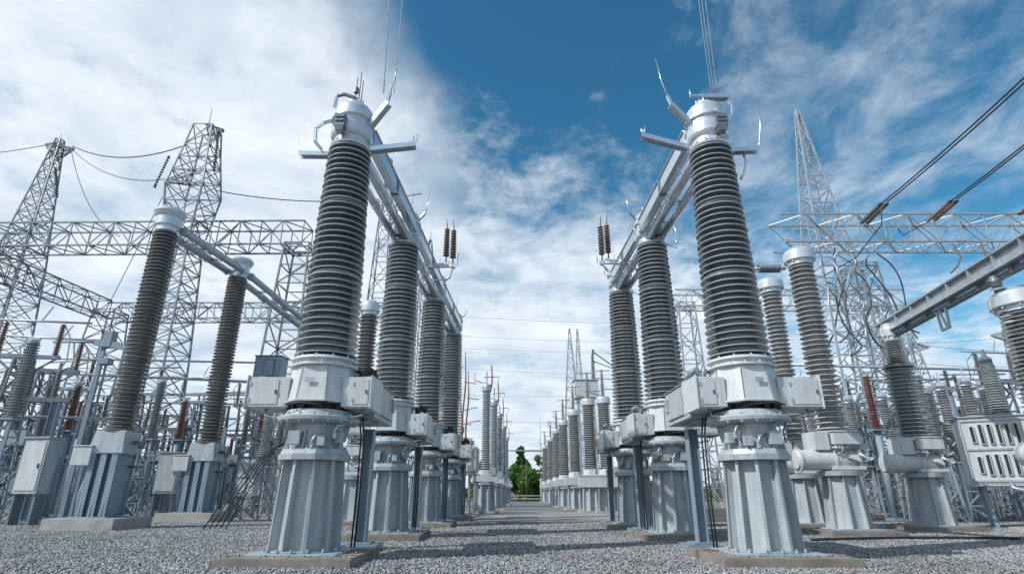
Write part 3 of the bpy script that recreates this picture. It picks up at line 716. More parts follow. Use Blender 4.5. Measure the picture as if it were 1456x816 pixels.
GTW = 'lattice towers of the gantries'
def tower(x, y, secs, label, mat='galv_dark', leg=.14, br=.08, arms=(), spike=0, group=GTW, xb=False):
    """secs: [(z, w, nbays to next)]"""
    root = thing('lattice_tower', (x, y, 0), label, 'lattice tower', group)
    b = MB()
    for (z0, w0, n), (z1, w1, _) in zip(secs[:-1], secs[1:]): lat(b, sq((0, 0), w0, z0), sq((0, 0), w1, z1), n, leg, br, xb=xb)
    if spike: b.tube((0, 0, secs[-1][0] - .2), (0, 0, secs[-1][0] + spike), .05, .02, 6)
    b.build('mast', mat, root)
    for (z, ln, side, dz) in arms:
        b = MB(); w = .9
        lo = [(0, -w / 2, z - .6), (0, w / 2, z - .6), (0, w / 2, z + .6), (0, -w / 2, z + .6)]
        hi = [(side * ln, -.08, z + dz - .06), (side * ln, .08, z + dz - .06), (side * ln, .08, z + dz + .06), (side * ln, -.08, z + dz + .06)]
        lat(b, lo, hi, 4, br * 1.1, br * .8); b.build('cross_arm', mat, root)
    for sx_ in (-1, 1):
        for sy_ in (-1, 1): b = MB(); b.box((sx_ * secs[0][1] / 2, sy_ * secs[0][1] / 2, .15), (.7, .7, .5)); b.build('footing', 'concrete_pale', root)
    return root
def gbeam(pa, pb, w, h, n, label, mat='galv_dark', leg=.12, br=.07, group='lattice gantry beams'):
    pa, pb = Vector(pa), Vector(pb); d = (pb - pa); e = d.normalized(); a = e.cross(Vector((0, 0, 1))).normalized() * w / 2; U = Vector((0, 0, h / 2))
    root = thing('gantry_beam', pa, label, 'gantry beam', group)
    b = MB(); lo = [-a - U, a - U, a + U, -a + U]; lat(b, lo, [p + d for p in lo], n, leg, br); b.build('truss', mat, root)
    return root
TA = (-43.5, 46)
tower(*TA, [(0, 4.8, 6), (10, 3.7, 6), (20, 2.6, 5), (26, 1.6, 5), (33, .5, 1)], 'tall tapering lattice tower at the far left, thin peak above the gantry', leg=.12, br=.06, xb=True, arms=[(31.5, 1.6, 1, .5), (31.8, 1.2, -1, .6)], spike=.6)
TB = (-26.3, 41)
tower(*TB, [(0, 3.8, 7), (11, 3.0, 7), (20, 2.1, 3), (24.5, 3.0, 3), (28.5, 2.0, 1), (30.6, 1.6, 1)], 'lattice tower with broad angular head standing behind the largest brown insulator', leg=.12, br=.06, xb=True, arms=[(26.0, 2.6, -1, -.6), (30.2, 1.4, 1, .3)], spike=2.2)
tower(-17.6, 43, [(0, 3.4, 6), (12, 2.6, 5), (20, 2.0, 1), (20.4, 2.0, 1)], 'lattice column carrying the right end of the left gantry beam')
tower(-45.5, 61, [(0, 4.2, 6), (12, 3.4, 5), (20, 2.4, 1), (20.4, 2.4, 1)], 'lattice column below the corner where two left gantry beams meet')
tower(-11.4, 45.5, [(0, 2.4, 6), (12, 1.8, 6), (22, 1.1, 6), (30.5, .25, 1)], 'slender pointed lattice mast just right of the nearest left transformer head', leg=.09, br=.05)
tower(-8.9, 56, [(0, 2.4, 6), (12, 1.8, 5), (21, 1.6, 4), (27, .25, 1)], 'small pointed lattice mast above the third left transformer', leg=.09, br=.05, spike=1.2)
gbeam((-49, 43.5, 21.3), (-17.2, 43.0, 21.3), 2.0, 2.1, 18, 'long horizontal lattice beam across the upper left sky')
gbeam((-47.5, 44.5, 20.6), (-45.8, 60, 20.4), 1.8, 1.9, 9, 'lattice beam running back from the far left tower, looks sloping')
gbeam((-45.5, 61, 20.3), (-14.2, 61, 20.3), 1.8, 1.8, 18, 'lower distant lattice beam behind the two brown insulators')
TR = (21.3, 35)
tower(*TR, [(0, 3.6, 6), (9, 2.8, 5), (16.5, 2.1, 5), (22, 1.2, 4), (28, .15, 1)], 'tall pointed lattice tower rising above the right gantry beam', mat='galv', leg=.12, br=.06)
gbeam((16.9, 32.6, 16.7), (52, 32.6, 16.7), 1.7, 1.9, 22, 'long pale lattice beam across the upper right sky', mat='galv', leg=.11, br=.06)
tower(50, 32.6, [(0, 3.4, 6), (9, 2.8, 5), (15.7, 2.2, 1), (16.2, 2.2, 1)], 'lattice column outside the right edge holding the pale beam', mat='galv')
gbeam((15.4, 51, 18.4), (37, 51, 18.4), 1.6, 1.6, 14, 'lower distant lattice beam behind the breakers on the right', mat='galv')
tower(16.4, 51, [(0, 2.4, 6), (9, 2.0, 5), (17.6, 1.5, 1), (18, 1.5, 1)], 'lattice column under the left end of the distant right beam', mat='galv')
tower(34.5, 51, [(0, 2.8, 6), (9, 2.2, 5), (17.6, 1.5, 1), (18, 1.5, 1)], 'lattice column under the right end of the distant right beam', mat='galv')
tower(24.2, 36.5, [(0, 4.2, 6), (7, 2.4, 6), (15.7, 1.6, 1), (16, 1.6, 1)], 'bright tangled lattice column right of the pointed tower', mat='galv', leg=.12, br=.07)
tower(7.6, 72, [(0, 2.6, 5), (9, 1.8, 4), (15, 1.1, 5), (21.5, .15, 1)], 'far slender lattice spire above the distant right row', mat='galv', leg=.1, br=.06)
tower(45, 62, [(0, 3, 5), (9, 2.2, 4), (15, 1.2, 3), (19.5, .3, 1)], 'small far pylon above the transformer bushings on the right', mat='galv', arms=[(16.5, 2.0, 1, 0), (16.5, 2.0, -1, 0)])
tower(60, 66, [(0, 3, 5), (9, 2.0, 4), (15, 1.1, 3), (20.5, .3, 1)], 'far pylon near the right picture edge', mat='galv', arms=[(19, 2.0, 1, 0), (19, 2.0, -1, 0)])

root = thing('line_trap', (gx(832, 47, 10), 47, 0), 'pale box and lattice top standing above the distant right row', 'line trap')
b = MB(); lat(b, sq((0, 0), 1.5, 0), sq((0, 0), 1.2, 8.4), 8, .09, .05); lat(b, sq((-.5, 0), .5, 9.9), sq((-.5, 0), .1, 14.4), 6, .06, .04); b.build('lattice', 'galv', root)
b = MB(); b.box((0, 0, 9.15), (1.9, 1.4, 1.4)); b.box((0, 0, 9.9), (2.1, 1.6, .06)); b.build('housing', 'paint_pale', root, bevel=.03)
b = MB(); sheds(b, 9.95, 12.0, .22, .16, 14, 18, .55); b.bar((0, 0, 12), (.1, 0, 12.6), .2); o = b.build('insulator', 'porc_stained', root); o.location = (.7, 0, 0)
b = MB(); b.bar((.8, 0, 12.4), (2.4, 0, 11.2), .09); b.bar((.8, 0, 11.6), (3.4, 0, 10.6), .07); b.bar((.5, 0, 10.2), (3.2, 0, 10.0), .06); b.build('arm', 'galv_dark', root)
# far small gantry over aisle end
root = thing('pipe_gantry', (-3, 92, 0), 'thin pipe portal crossing above the far end of the aisle', 'portal')
b = MB(); b.tube((-3.5, 0, 7.4), (11, 0, 7.3), .12); b.build('crossbar', 'galv', root)
for x in (-3.5, 11): b = MB(); b.tube((x, 0, 0), (x, 0, 7.5), .13); b.build('post', 'galv', root)
root = thing('utility_pole', (2.1, 84, 0), 'brown pole standing left of centre at the aisle end', 'pole')
b = MB(); b.tube((0, 0, 0), (0, 0, 5.6), .15, .11); b.box((0, 0, 3.9), (1.1, .1, .12)); b.build('pole', 'bark', root)
root = thing('lamp_post', (4.4, 90, 0), 'thin white lamp post before the sparse tree', 'lamp post')
b = MB(); b.tube((0, 0, 0), (0, 0, 3.2), .2, .17); b.tube((0, 0, 3.2), (0, 0, 12.6), .06, .04); b.build('pole', 'concrete_pale', root); b = MB(); b.box((-.2, 0, 4.0), (.9, .3, .16)); b.build('lamp_head', 'paint_pale', root)
root = thing('guard_rail', (-4, 80, 0), 'low wooden rail fence closing the far end of the aisle', 'fence')
for x in range(0, 16, 2): b = MB(); b.box((x, 0, .4), (.14, .14, .9)); b.build('post', 'bark', root)
for z in (.4, .78):
    b = MB(); b.box((7.2, -.1, z), (15.5, .06, .14)); b.build('rail', 'concrete_pale', root)

# ------------------------------------------------------------------ wires
def catenary(p0, p1, sag, n=24):
    p0, p1 = Vector(p0), Vector(p1)
    return [p0.lerp(p1, i / n) - Vector((0, 0, sag * 4 * (i / n) * (1 - i / n))) for i in range(n + 1)]
def wire(p0, p1, sag, r, label, mat='wire', name='overhead_wire', group='thin overhead wires', cat='wire'):
    b = MB(); b.poly(catenary(p0, p1, sag), r, 6)
    return tag(b.build(name, mat, None, p0), label, cat, group, 'thing')
def string(p0, p1, r, n, label, mat='porc_red', group='insulator strings'):
    p0, p1 = Vector(p0), Vector(p1); d = p1 - p0; ln = d.length
    root = thing('insulator_string', p0, label, 'insulator string', group)
    q = d.to_track_quat('Z', 'Y').to_matrix().to_4x4()
    b = MB()
    for i in range(n):
        z = .15 + (ln - .3) * i / n; p = (ln - .3) / n
        b.lathe([(.03, z), (r, z + p * .25), (r, z + p * .4), (.05, z + p * .7), (.03, z + p)], 14, M4=q)
    b.build('insulator_disc', mat, root)
    b = MB(); b.tube((0, 0, 0), d, .035, n=6); e = d.normalized(); b.bar(e * .0, e * .2, .16, .1); b.bar(d - e * .2, d, .2, .12); b.build('rod', 'wire', root)
    return root
# twin conductors right: run along y above right yard
for k, (xa, za, ya, xe, ye, ze) in enumerate(((21.9, 17.0, 31.8, 20.6, 6, 18.6), (26.2, 17.2, 31.8, 23.6, 6, 18.8))):
    nm = 'left' if k == 0 else 'right'
    s0 = Vector((xa, ya, za)); s1 = Vector((xe, ye, ze)); d = (s1 - s0).normalized(); si = s0 + d * 2.3
    string(s0, si, .12, 13, 'brown strain insulator at the beam end of the %s' % ('upper twin conductors' if k == 0 else 'lower twin conductors'), 'porc_rust' if k else 'porc_brown', 'strain insulators on the right gantry beam')
    string(s0 + Vector((.35, 0, 0)), si + Vector((.35, 0, 0)), .12, 13, 'second strain insulator beside it on the %s' % ('upper twin conductors' if k == 0 else 'lower twin conductors'), 'porc_rust' if k else 'porc_brown', 'strain insulators on the right gantry beam')
    for j in (0, 1):
        o = Vector((.38 * j, 0, .12 * j))
        wire(si + o, s1 + o, .5, .038, '%s cable of the %s pair crossing the upper right sky' % (('left', 'right')[j], ('higher', 'lower')[k]), 'cable', 'power_conductor', 'twin conductors at upper right', 'power cable')
    # jumper loops
    b = MB(); b.poly([si, si + Vector((.1, .5, -1.1)), s0 + Vector((-.6, .3, -2.2)), s0 + Vector((-2.2, 1.5, -3.0)), s0 + Vector((-3.0, 3.0, -2.2))] if k == 0 else [si, si + Vector((-.5, .5, -.7)), s0 + Vector((-1.5, .5, -.8)), s0 + Vector((-1.7, .5, -.3))], .035, 8)
    tag(b.build('jumper_cable', 'wire', None, si), 'dark jumper looping under the %s conductors' % ('upper twin' if k == 0 else 'lower twin'), 'cable', None, 'thing')
string((31.8, 31.6, 17.5), (31.0, 26.5, 18.6), .15, 14, 'strain insulator at the right picture edge above the pale beam', 'porc_rust', 'strain insulators on the right gantry beam')
b = MB(); b.poly([(13.6, 14.9, 8.0), (13.75, 15.0, 7.3), (14.25, 15.2, 6.0), (14.9, 15.6, 4.4), (15.3, 15.8, 3.4)], .03, 6)
tag(b.build('earthing_rod', 'rust', None, (13.6, 14.9, 8.0)), 'long rust-coloured rod hanging across the heavy beam at right', 'rod', None, 'thing')
b = MB(); b.poly([P(1355, 347, 24), P(1366, 365, 23), P(1362, 378, 22.5), P(1352, 388, 22)], .035, 6)
tag(b.build('bent_conductor', 'rust', None, P(1355, 347, 24)), 'short bent copper strap under the pale beam', 'cable', None, 'thing')
# left wires
pTA = Vector((TA[0] + 1.4, TA[1], 32.3)); pTB = Vector((TB[0] - 1.8, TB[1], 27.6))
wire((-70, 50, 33.5), (TA[0] - 1.1, TA[1], 32.4), .8, .035, 'wire arriving at the far left tower peak from outside')
wire(pTA, (TB[0] - 1.8, TB[1], 28.9), 1.2, .05, 'upper wire between the two left lattice towers')
wire(pTA + Vector((0, 0, -.3)), (TB[0] - 2.0, TB[1], 25.8), 1.4, .035, 'lower wire between the two left lattice towers')
wire((TB[0] + 1.8, TB[1], 24.6), (-8.0, 44, 26.0), .9, .04, 'wire from the broad-headed tower running right behind the transformer head')
wire((TA[0] + 1.5, TA[1], 31.6), (TA[0] + 9.0, TA[1] - 1, 22.3), 1.5, .03, 'slack wire drooping from the far left tower to the beam')
wire((TB[0] - 2.5, TB[1], 24), (TB[0] - 6.5, TB[1] + 2, 14), .3, .03, 'thin dropper left of the broad-headed tower')
string((TB[0] + 1.3, TB[1] - .5, 30.0), (TB[0] + 1.6, TB[1] - .5, 26.2), .13, 15, 'hanging dark insulator string right of the broad-headed tower', 'porc_brown')
string((TB[0] - 2.4, TB[1] - .5, 27.6), (TB[0] - 3.0, TB[1] - .5, 24.6), .13, 12, 'hanging dark insulator string left of the broad-headed tower', 'porc_brown')
string((TA[0] + .9, TA[1] - .5, 29.6), (TA[0] + 1.9, TA[1] - .5, 26.5), .14, 12, 'hanging dark insulator string on the far left tower', 'porc_brown')
# droppers rising from the two leading heads
wire((-3.0, 10.8, 9.9), (-2.55, 8.2, 17.5), .0, .012, 'thin wire rising from the horn of the nearest left transformer', 'wire_pale', 'dropper_wire', 'thin droppers rising out of the frame')
wire((-2.75, 10.8, 9.9), (-2.3, 9.0, 16.5), .0, .008, 'second thin wire rising beside the left horn', 'wire_pale', 'dropper_wire', 'thin droppers rising out of the frame')
for k, dx in enumerate((0, .10, .22)):
    wire((4.75 + dx * .6, 11.0, 10.0), (3.95 + dx, 9.0, 16.5), .0, .010, ('main', 'middle', 'outer')[k] + ' pale dropper wire above the nearest right transformer', 'wire_pale', 'dropper_wire', 'thin droppers rising out of the frame')
# thin far wires across the aisle sky
for k, (y0, y1, D) in enumerate(((438, 452, 70), (466, 480, 72), (487, 492, 75), (512, 530, 78), (560, 548, 80), (596, 588, 82), (620, 612, 85))):
    z0, z1 = zat(y0, D), zat(y1, D); wire((-30, D, z0 + 1), (45, D + 4, z1 + 1), 1.6, .016, '%s thin wire from the top crossing the sky above the aisle' % ORD[k], 'wire_pale', 'overhead_wire', 'thin wires crossing above the aisle')
for k, (y0, y1) in enumerate(((560, 540), (585, 560), (600, 590))):
    D = 66; wire(P(-40, y0, D), P(560, y1, D), .8, .03, '%s thin wire behind the left insulators, from the bottom' % ORD[k], 'wire_pale', 'overhead_wire', 'thin wires crossing the left sky')
for k, (y0, y1) in enumerate(((470, 500), (485, 470), (500, 520))):
    D = 66; wire(P(1180, y0, D), P(1500, y1, D), .8, .03, '%s thin wire behind the right transformer, from the bottom' % ORD[k], 'wire_pale', 'overhead_wire', 'thin wires crossing the right sky')

# ------------------------------------------------------------------ mid-ground switchgear
def make_post(mat, h0, h1, r, sup='tube'):
    root = empty('post_insulator', (0, 0, 0)); b = MB()
    if sup == 'tube':
        b.tube((0, 0, 0), (0, 0, h0 - .08), .15, n=14); b.box((0, 0, .05), (.6, .6, .12)); b.box((0, 0, h0 - .06), (.6, .5, .08)); b.bar((0, 0, h0 * .6), (.5, 0, h0 * .6), .08)
    elif sup == 'lattice': lat(b, sq((0, 0), .75, 0), sq((0, 0), .5, h0 - .1), 6, .07, .04); b.box((0, 0, h0 - .06), (.7, .7, .08))
    else:
        for dx in (-.15, .15): b.box((dx, 0, h0 / 2), (.03, .32, h0))
        b.box((0, 0, h0 / 2), (.27, .03, h0)); b.box((0, 0, h0 - .02), (.6, .5, .06)); b.box((0, .2, h0 * .45), (.5, .3, .7))
    b.build('support', 'paint_blue', root)
    b = MB(); sheds(b, h0, h1, r, r * .85, max(9, int((h1 - h0) / .11)), 20, .6); b.build('insulator', mat, root)
    b = MB(); b.cyl((0, 0), r * .7, h1, h1 + .12, 14); b.box((0, 0, h1 + .2), (.5, .12, .1)); b.bar((-.1, 0, h1 + .2), (-.35, 0, h1 + .75), .04); b.build('terminal', 'galv', root)
    return root
def make_switch(mat, h0=3.6, h1=5.7, w=2.6):
    root = empty('disconnect_switch', (0, 0, 0))
    for x in (-w / 2, w / 2): b = MB(); lat(b, sq((x, 0), .65, 0), sq((x, 0), .42, h0 - .15), 6, .08, .04); b.build('support', 'galv_dark', root)
    b = MB(); b.box((0, 0, h0 - .06), (w + 1.1, .12, .2)); b.box((0, .25, h0 - .06), (w + 1.1, .06, .2)); b.box((0, .12, h0 - .08), (w + .8, .3, .04)); b.build('base_beam', 'paint_blue', root)
    for x in (-w / 2, 0, w / 2):
        b = MB(); sheds(b, h0 + .08, h1, .2, .165, 17, 18, .58); b.build('insulator', mat, root)
    b = MB(); b.tube((-w / 2 - .3, 0, h1 + .12), (w * .1, 0, h1 + .22), .05); b.bar((w * .1, 0, h1 + .2), (w / 2 + .1, 0, h1 + .75), .09, .06); b.box((w / 2, 0, h1 + .12), (.4, .25, .2)); b.box((-w / 2, 0, h1 + .1), (.35, .2, .2))
    b.poly([(-w / 2, 0, h1 + .15), (-w / 2 - .3, 0, h1 + .6), (-w / 2 - .2, 0, h1 + 1.1)], .025, 6); b.box((0, 0, h1 + .15), (.3, .2, .16)); b.build('blade', 'alu', root)
    b = MB(); b.box((w / 2 + .05, -.35, 1.3), (.45, .3, .7)); b.tube((w / 2 + .05, -.3, 1.6), (w / 2 + .05, -.1, h0), .03); b.build('drive_box', 'paint_pale', root)
    return root
def make_cabinet(w=1.0, h=1.9, z=.9):
    root = empty('control_cabinet', (0, 0, 0))
    b = MB(); b.box((0, 0, z + h / 2), (w, .55, h)); b.box((0, 0, z + h + .03), (w + .1, .68, .06)); b.build('housing', 'paint', root, bevel=.012)
    b = MB(); b.box((0, -.285, z + h / 2), (w * .84, .03, h * .88)); dr = b.build('door', 'paint_pale', root, bevel=.008)
    b = MB(); b.box((w * .33, -.315, z + h * .5), (.04, .04, .16)); b.build('handle', 'iron', dr)
    for x in (-w * .42, w * .42):
        b = MB(); b.box((x, 0, z / 2), (.1, .4, z)); b.build('leg', 'paint_dark', root)
    return root
def make_arrester():
    root = empty('surge_arrester', (0, 0, 0)); b = MB(); lat(b, sq((0, 0), .9, 0), sq((0, 0), .6, 2.4), 4, .08, .045); b.box((0, 0, 2.43), (.9, .9, .08)); b.build('support', 'galv', root)
    b = MB(); sheds(b, 2.5, 5.9, .30, .26, 30, 22, .68, (.5,)); b.build('insulator', 'porc_pale', root)
    b = MB(); b.lathe([(.001, 5.9), (.24, 5.91), (.24, 6.1), (.001, 6.15)], 18)
    b.poly([(.55 * math.cos(t), .55 * math.sin(t), 5.7) for t in [k * 2 * PI / 24 for k in range(25)]], .035, 6, False)
    for a in (0, 2.1, 4.2): b.bar((.2 * math.cos(a), .2 * math.sin(a), 6.0), (.55 * math.cos(a), .55 * math.sin(a), 5.7), .03)
    b.bar((0, 0, 6.1), (0, 0, 6.6), .05); b.build('grading_ring', 'alu', root)
    return root
def scatter(proto, items, labfmt, cat, group, sc=None):
    items = sorted(items, key=lambda t: t[0])
    for i, it in enumerate(items):
        px, D = it[0], it[1]; rz = it[2] if len(it) > 2 else 0; s = it[3] if len(it) > 3 else 1
        x = gx(px, D); lab = labfmt % ORD[i]
        if i == 0:
            proto.location = (x, D, 0); proto.rotation_euler = (0, 0, rz); proto.scale = (s, s, s); tag(proto, lab, cat, group, 'thing')
        else: dup(proto, (x, D, 0), rz, s, lab, cat, group)
# left yard  (px is the foot of the item)
scatter(make_post('porc_red', 4.0, 6.1, .24), [(-20, 27), (62, 28), (84, 29.5), (232, 33), (292, 34, 0, .95), (330, 37), (352, 35)], '%s from the left of the red-brown post insulators on round posts, left yard', 'post insulator', 'red-brown post insulators on round posts, left yard')
scatter(make_post('porc_red', 3.4, 5.0, .2, 'h'), [(196, 38), (222, 44), (250, 41), (274, 48), (314, 45), (372, 44)], '%s from the left of the low red insulators on steel posts, left yard', 'post insulator', 'low red insulators on H-section posts, left yard')
scatter(make_post('porc_grey', 3.9, 6.9, .3, 'lattice'), [(-30, 22.5), (20, 32), (130, 36), (190, 31.5), (384, 38)], '%s from the left of the grey post insulators on lattice stands, left yard', 'post insulator', 'grey post insulators on lattice stands, left yard')
scatter(make_switch('porc_brown'), [(10, 38), (60, 50, .2), (120, 44), (170, 58), (215, 52), (262, 62), (300, 55), (345, 50), (390, 60), (-20, 45), (150, 68)], '%s from the left of the disconnect switches with dark insulators, left yard', 'disconnect switch', 'disconnect switches in the left yard')
scatter(make_cabinet(1.05, 2.0, 1.1), [(30, 22.5, -.15), (228, 31, .2), (88, 33), (345, 29.5, 0, .9), (182, 45)], '%s from the left of the pale control cabinets on legs, left yard', 'cabinet', 'control cabinets in the left yard')
scatter(make_arrester(), [(362, 31.5), (395, 33.0), (310, 66), (415, 60)], '%s from the left of the pale surge arresters, left yard', 'surge arrester', 'surge arresters in the left yard')
scatter(make_post('porc_brown', 3.2, 5.4, .2, 'tube'), [(105, 40), (140, 47), (178, 36), (206, 52), (240, 36), (285, 40), (322, 52), (360, 47), (398, 42), (20, 50)], '%s from the left of the thin dark post insulators, left yard', 'post insulator', 'thin dark post insulators, left yard')
scatter(make_switch('porc_red', 3.0, 4.6, 3.4), [(70, 64), (112, 72), (190, 74), (245, 70), (330, 68), (372, 76), (280, 80), (30, 74)], '%s from the left of the far disconnect switches with red insulators, left yard', 'disconnect switch', 'far disconnect switches with red insulators, left yard')
# right yard
scatter(make_post('porc_red', 3.9, 6.3, .22), [(1275, 26.5), (1388, 30), (1402, 38), (1300, 44)], '%s from the left of the orange-red post insulators, right yard', 'post insulator', 'orange-red post insulators in the right yard')
scatter(make_post('porc_grey', 3.2, 6.6, .36, 'lattice'), [(1340, 27.5), (1362, 33), (1418, 36), (1448, 32), (1470, 27)], '%s from the left of the grey post insulators on lattice stands, right yard', 'post insulator', 'grey post insulators on lattice stands, right yard')
scatter(make_switch('porc_pale'), [(1180, 40), (1215, 50), (1250, 44), (1290, 58), (1330, 50), (1375, 46), (1420, 54), (1460, 44), (1150, 60), (1105, 56), (1040, 62)], '%s from the left of the disconnect switches with pale insulators, right yard', 'disconnect switch', 'disconnect switches in the right yard')
scatter(make_cabinet(.8, 1.5, .7), [(1205, 34), (1290, 38, .2), (1372, 33.5), (1430, 40)], '%s from the left of the small grey cabinets, right yard', 'cabinet', 'control cabinets in the right yard')
scatter(make_arrester(), [(1240, 31), (1310, 36), (1140, 48)], '%s from the left of the pale surge arresters, right yard', 'surge arrester', 'surge arresters in the right yard')
scatter(make_post('porc_brown', 3.2, 5.6, .2, 'h'), [(1170, 46), (1198, 38), (1228, 42), (1262, 36), (1318, 42), (1350, 40), (1395, 44), (1440, 48)], '%s from the left of the thin dark post insulators, right yard', 'post insulator', 'thin dark post insulators, right yard')
scatter(make_switch('porc_red', 3.0, 4.6, 3.4), [(1160, 70), (1205, 76), (1262, 66), (1310, 74), (1352, 68), (1400, 70), (1445, 62)], '%s from the left of the far disconnect switches with red insulators, right yard', 'disconnect switch', 'far disconnect switches with red insulators, right yard')
scatter(make_arrester(), [(1322, 25.5, 0, 1.05), (1352, 24.5), (1386, 27), (1425, 29, 0, 1.1), (1205, 27), (1270, 34), (1292, 30), (1178, 32)], '%s from the left of the ringed grey arresters behind the squat breakers, right yard', 'surge arrester', 'ringed grey arresters behind the squat breakers, right yard')
rj = random.Random(12)
for k in range(16):
    px0 = 1172 + k * 5.0; D0 = 32 + rj.uniform(0, 4.5); y0 = rj.uniform(325, 440)
    p = [P(px0, y0, D0)]
    for q in range(5): p.append(p[-1] + Vector((rj.uniform(-1.1, 1.1), rj.uniform(-.6, .6), -rj.uniform(.5, 1.9))))
    pts = []
    for q in range(len(p) - 1):
        a0 = p[max(q - 1, 0)]; a1 = p[q]; a2 = p[q + 1]; a3 = p[min(q + 2, len(p) - 1)]
        for u in (0, .25, .5, .75): pts.append(.5 * ((2 * a1) + (a2 - a0) * u + (2 * a0 - 5 * a1 + 4 * a2 - a3) * u * u + (3 * a1 - a0 - 3 * a2 + a3) * u ** 3))
    b = MB(); b.poly(pts, rj.uniform(.03, .055), 6)
    tag(b.build('jumper_cable', 'galv' if k % 3 else 'wire', None, p[0]), '%s from the left of the bent jumpers tangled round the bright lattice column' % ORD[k], 'cable', 'bent jumpers tangled round the bright lattice column', 'thing')
def make_mast():
    root = empty('bus_support_mast', (0, 0, 0))
    b = MB(); lat(b, sq((0, 0), .95, 0), sq((0, 0), .5, 6.6), 9, .09, .05); b.build('lattice', 'galv_dark', root)
    b = MB(); b.box((0, 0, 6.7), (2.6, .18, .16)); b.bar((-1.2, 0, 6.65), (-.2, 0, 5.9), .07); b.bar((1.2, 0, 6.65), (.2, 0, 5.9), .07); b.build('cross_arm', 'paint_blue', root)
    for x in (-1.1, 1.1):
        b = MB(); q = MB(); sheds(q, 6.8, 8.2, .14, .12, 13, 14, .55); b.add([(v[0] + x, v[1], v[2]) for v in q.v], q.f, True); b.build('insulator', 'porc_rust', root)
    b = MB(); b.tube((-2.0, 0, 8.28), (2.2, 0, 8.32), .05); b.poly([(1.1, 0, 8.3), (1.5, 0, 7.6), (1.6, 0, 6.6), (1.2, 0, 5.6)], .03, 6); b.poly([(-1.1, 0, 8.3), (-1.5, .2, 7.8), (-1.3, .4, 6.9)], .025, 6); b.bar((.2, 0, 8.3), (.5, 0, 9.0), .05); b.build('conductor', 'galv', root)
    b = MB(); b.box((0, -.4, 1.6), (.6, .4, .9)); b.build('junction_box', 'paint', root, bevel=.01)
    return root
scatter(make_mast(), [(8, 27, .3), (52, 32, -.2), (96, 38, .2), (158, 34, 0), (206, 44, .3), (248, 37, -.2), (296, 46, .1), (338, 39, .3), (386, 47), (140, 56, .2), (-35, 24, .2)], '%s from the left of the lattice bus masts with crossarms, left yard', 'mast', 'lattice bus masts, left yard')
scatter(make_mast(), [(1165, 38, .2), (1216, 44, -.2), (1262, 38, .3), (1306, 46), (1352, 38, -.3), (1398, 45, .2), (1436, 36), (1478, 30, .2), (1330, 56)], '%s from the left of the lattice bus masts with crossarms, right yard', 'mast', 'lattice bus masts, right yard')
def make_frame():
    root = empty('steel_portal', (0, 0, 0))
    for x in (-1.2, 1.2):
        b = MB()
        for dx in (-.13, .13): b.box((x + dx, 0, 2.4), (.03, .3, 4.8))
        b.box((x, 0, 2.4), (.23, .03, 4.8)); b.box((x, 0, .06), (.7, .6, .12)); b.build('post', 'paint_blue', root)
    for z in (2.9, 4.86):
        b = MB(); b.box((0, -.1, z), (3.4, .05, .2)); b.box((0, .1, z), (3.4, .05, .2)); b.build('crossbar', 'galv_dark', root)
    b = MB(); b.bar((-1.1, .2, .2), (1.1, .2, 2.8), .07); b.build('brace', 'galv_dark', root)
    b = MB(); b.box((.2, -.25, 3.25), (.8, .35, .6)); b.build('junction_box', 'paint', root, bevel=.01)
    for x in (-1.0, 0, 1.0):
        b = MB(); sheds(b, 4.98, 6.1, .15, .12, 11, 14, .55); b.bar((x * 0, 0, 6.1), (.3, 0, 6.25), .06); o = b.build('insulator', 'porc_brown', root); o.location = (x, 0, 0)
    return root
scatter(make_frame(), [(-15, 24, .2), (50, 33, -.1), (112, 31, .15), (150, 42), (205, 36, .1), (258, 38), (318, 40, .2), (350, 43), (405, 46)], '%s from the left of the twin-post support frames, left yard', 'portal', 'twin-post support frames, left yard')
scatter(make_frame(), [(1225, 33, .1), (1300, 35), (1335, 40, -.2), (1410, 33), (1450, 38), (1175, 44)], '%s from the left of the twin-post support frames, right yard', 'portal', 'twin-post support frames, right yard')
# red fire pipes behind transformer
b = MB()
for k in range(5): b.bar((0 + k * .5, 0, 0), (.15 + k * .5, 0, 1.9), .1)
for z in (.5, 1.2, 1.8): b.tube((-.2, 0, z), (2.4, 0, z), .05)
tag(b.build('sprinkler_frame', 'red', None, (0, 0, 0)), 'dark red pipe frame standing under the slotted transformer tank', 'pipe frame', None, 'thing').location = (gx(1378, 33), 33, 0)
# left yard horizontal bus bars and dangling arms
def bus_run(pa, pb, r, label, posts=()):
    pa, pb = Vector(pa), Vector(pb); root = thing('bus_bar', pa, label, 'bus bar', 'horizontal bus bars over the switchgear'); d = pb - pa
    b = MB(); b.tube((0, 0, 0), d, r, n=10); b.build('tube', 'galv', root)
    for t in posts:
        q = d * t; b = MB(); sheds(b, q.z - 1.4, q.z - .1, .13, .11, 12, 14, .55); 
        bb = MB(); bb.add([(v[0] + q.x, v[1] + q.y, v[2]) for v in b.v], b.f, True); bb.build('insulator', 'porc_brown', root)
        bb = MB(); bb.bar((q.x, q.y, q.z - 1.4), (q.x, q.y, -pa.z), .16); bb.build('post', 'paint_blue', root)
    return root
bus_run((-30, 27, 6.9), (-14.5, 31, 6.9), .07, 'long thin bus bar high across the left yard in front of the switches', (.1, .5, .9))
bus_run((-34, 33, 6.3), (-12, 36, 6.3), .06, 'second thin bus bar running behind the brown insulator units', (.08, .4, .75))
bus_run((-30, 24.5, 4.4), (-17.5, 27.0, 4.4), .06, 'low bus bar at the level of the cabinet top, far left', (.15, .85))
bus_run((-44, 46, 8.6), (-13, 46, 8.6), .08, 'distant high bus bar behind the left lattice columns', (.1, .35, .6, .85))
bus_run((14, 28, 7.2), (31, 30, 7.2), .07, 'long thin bus bar high across the right yard', (.12, .5, .88))
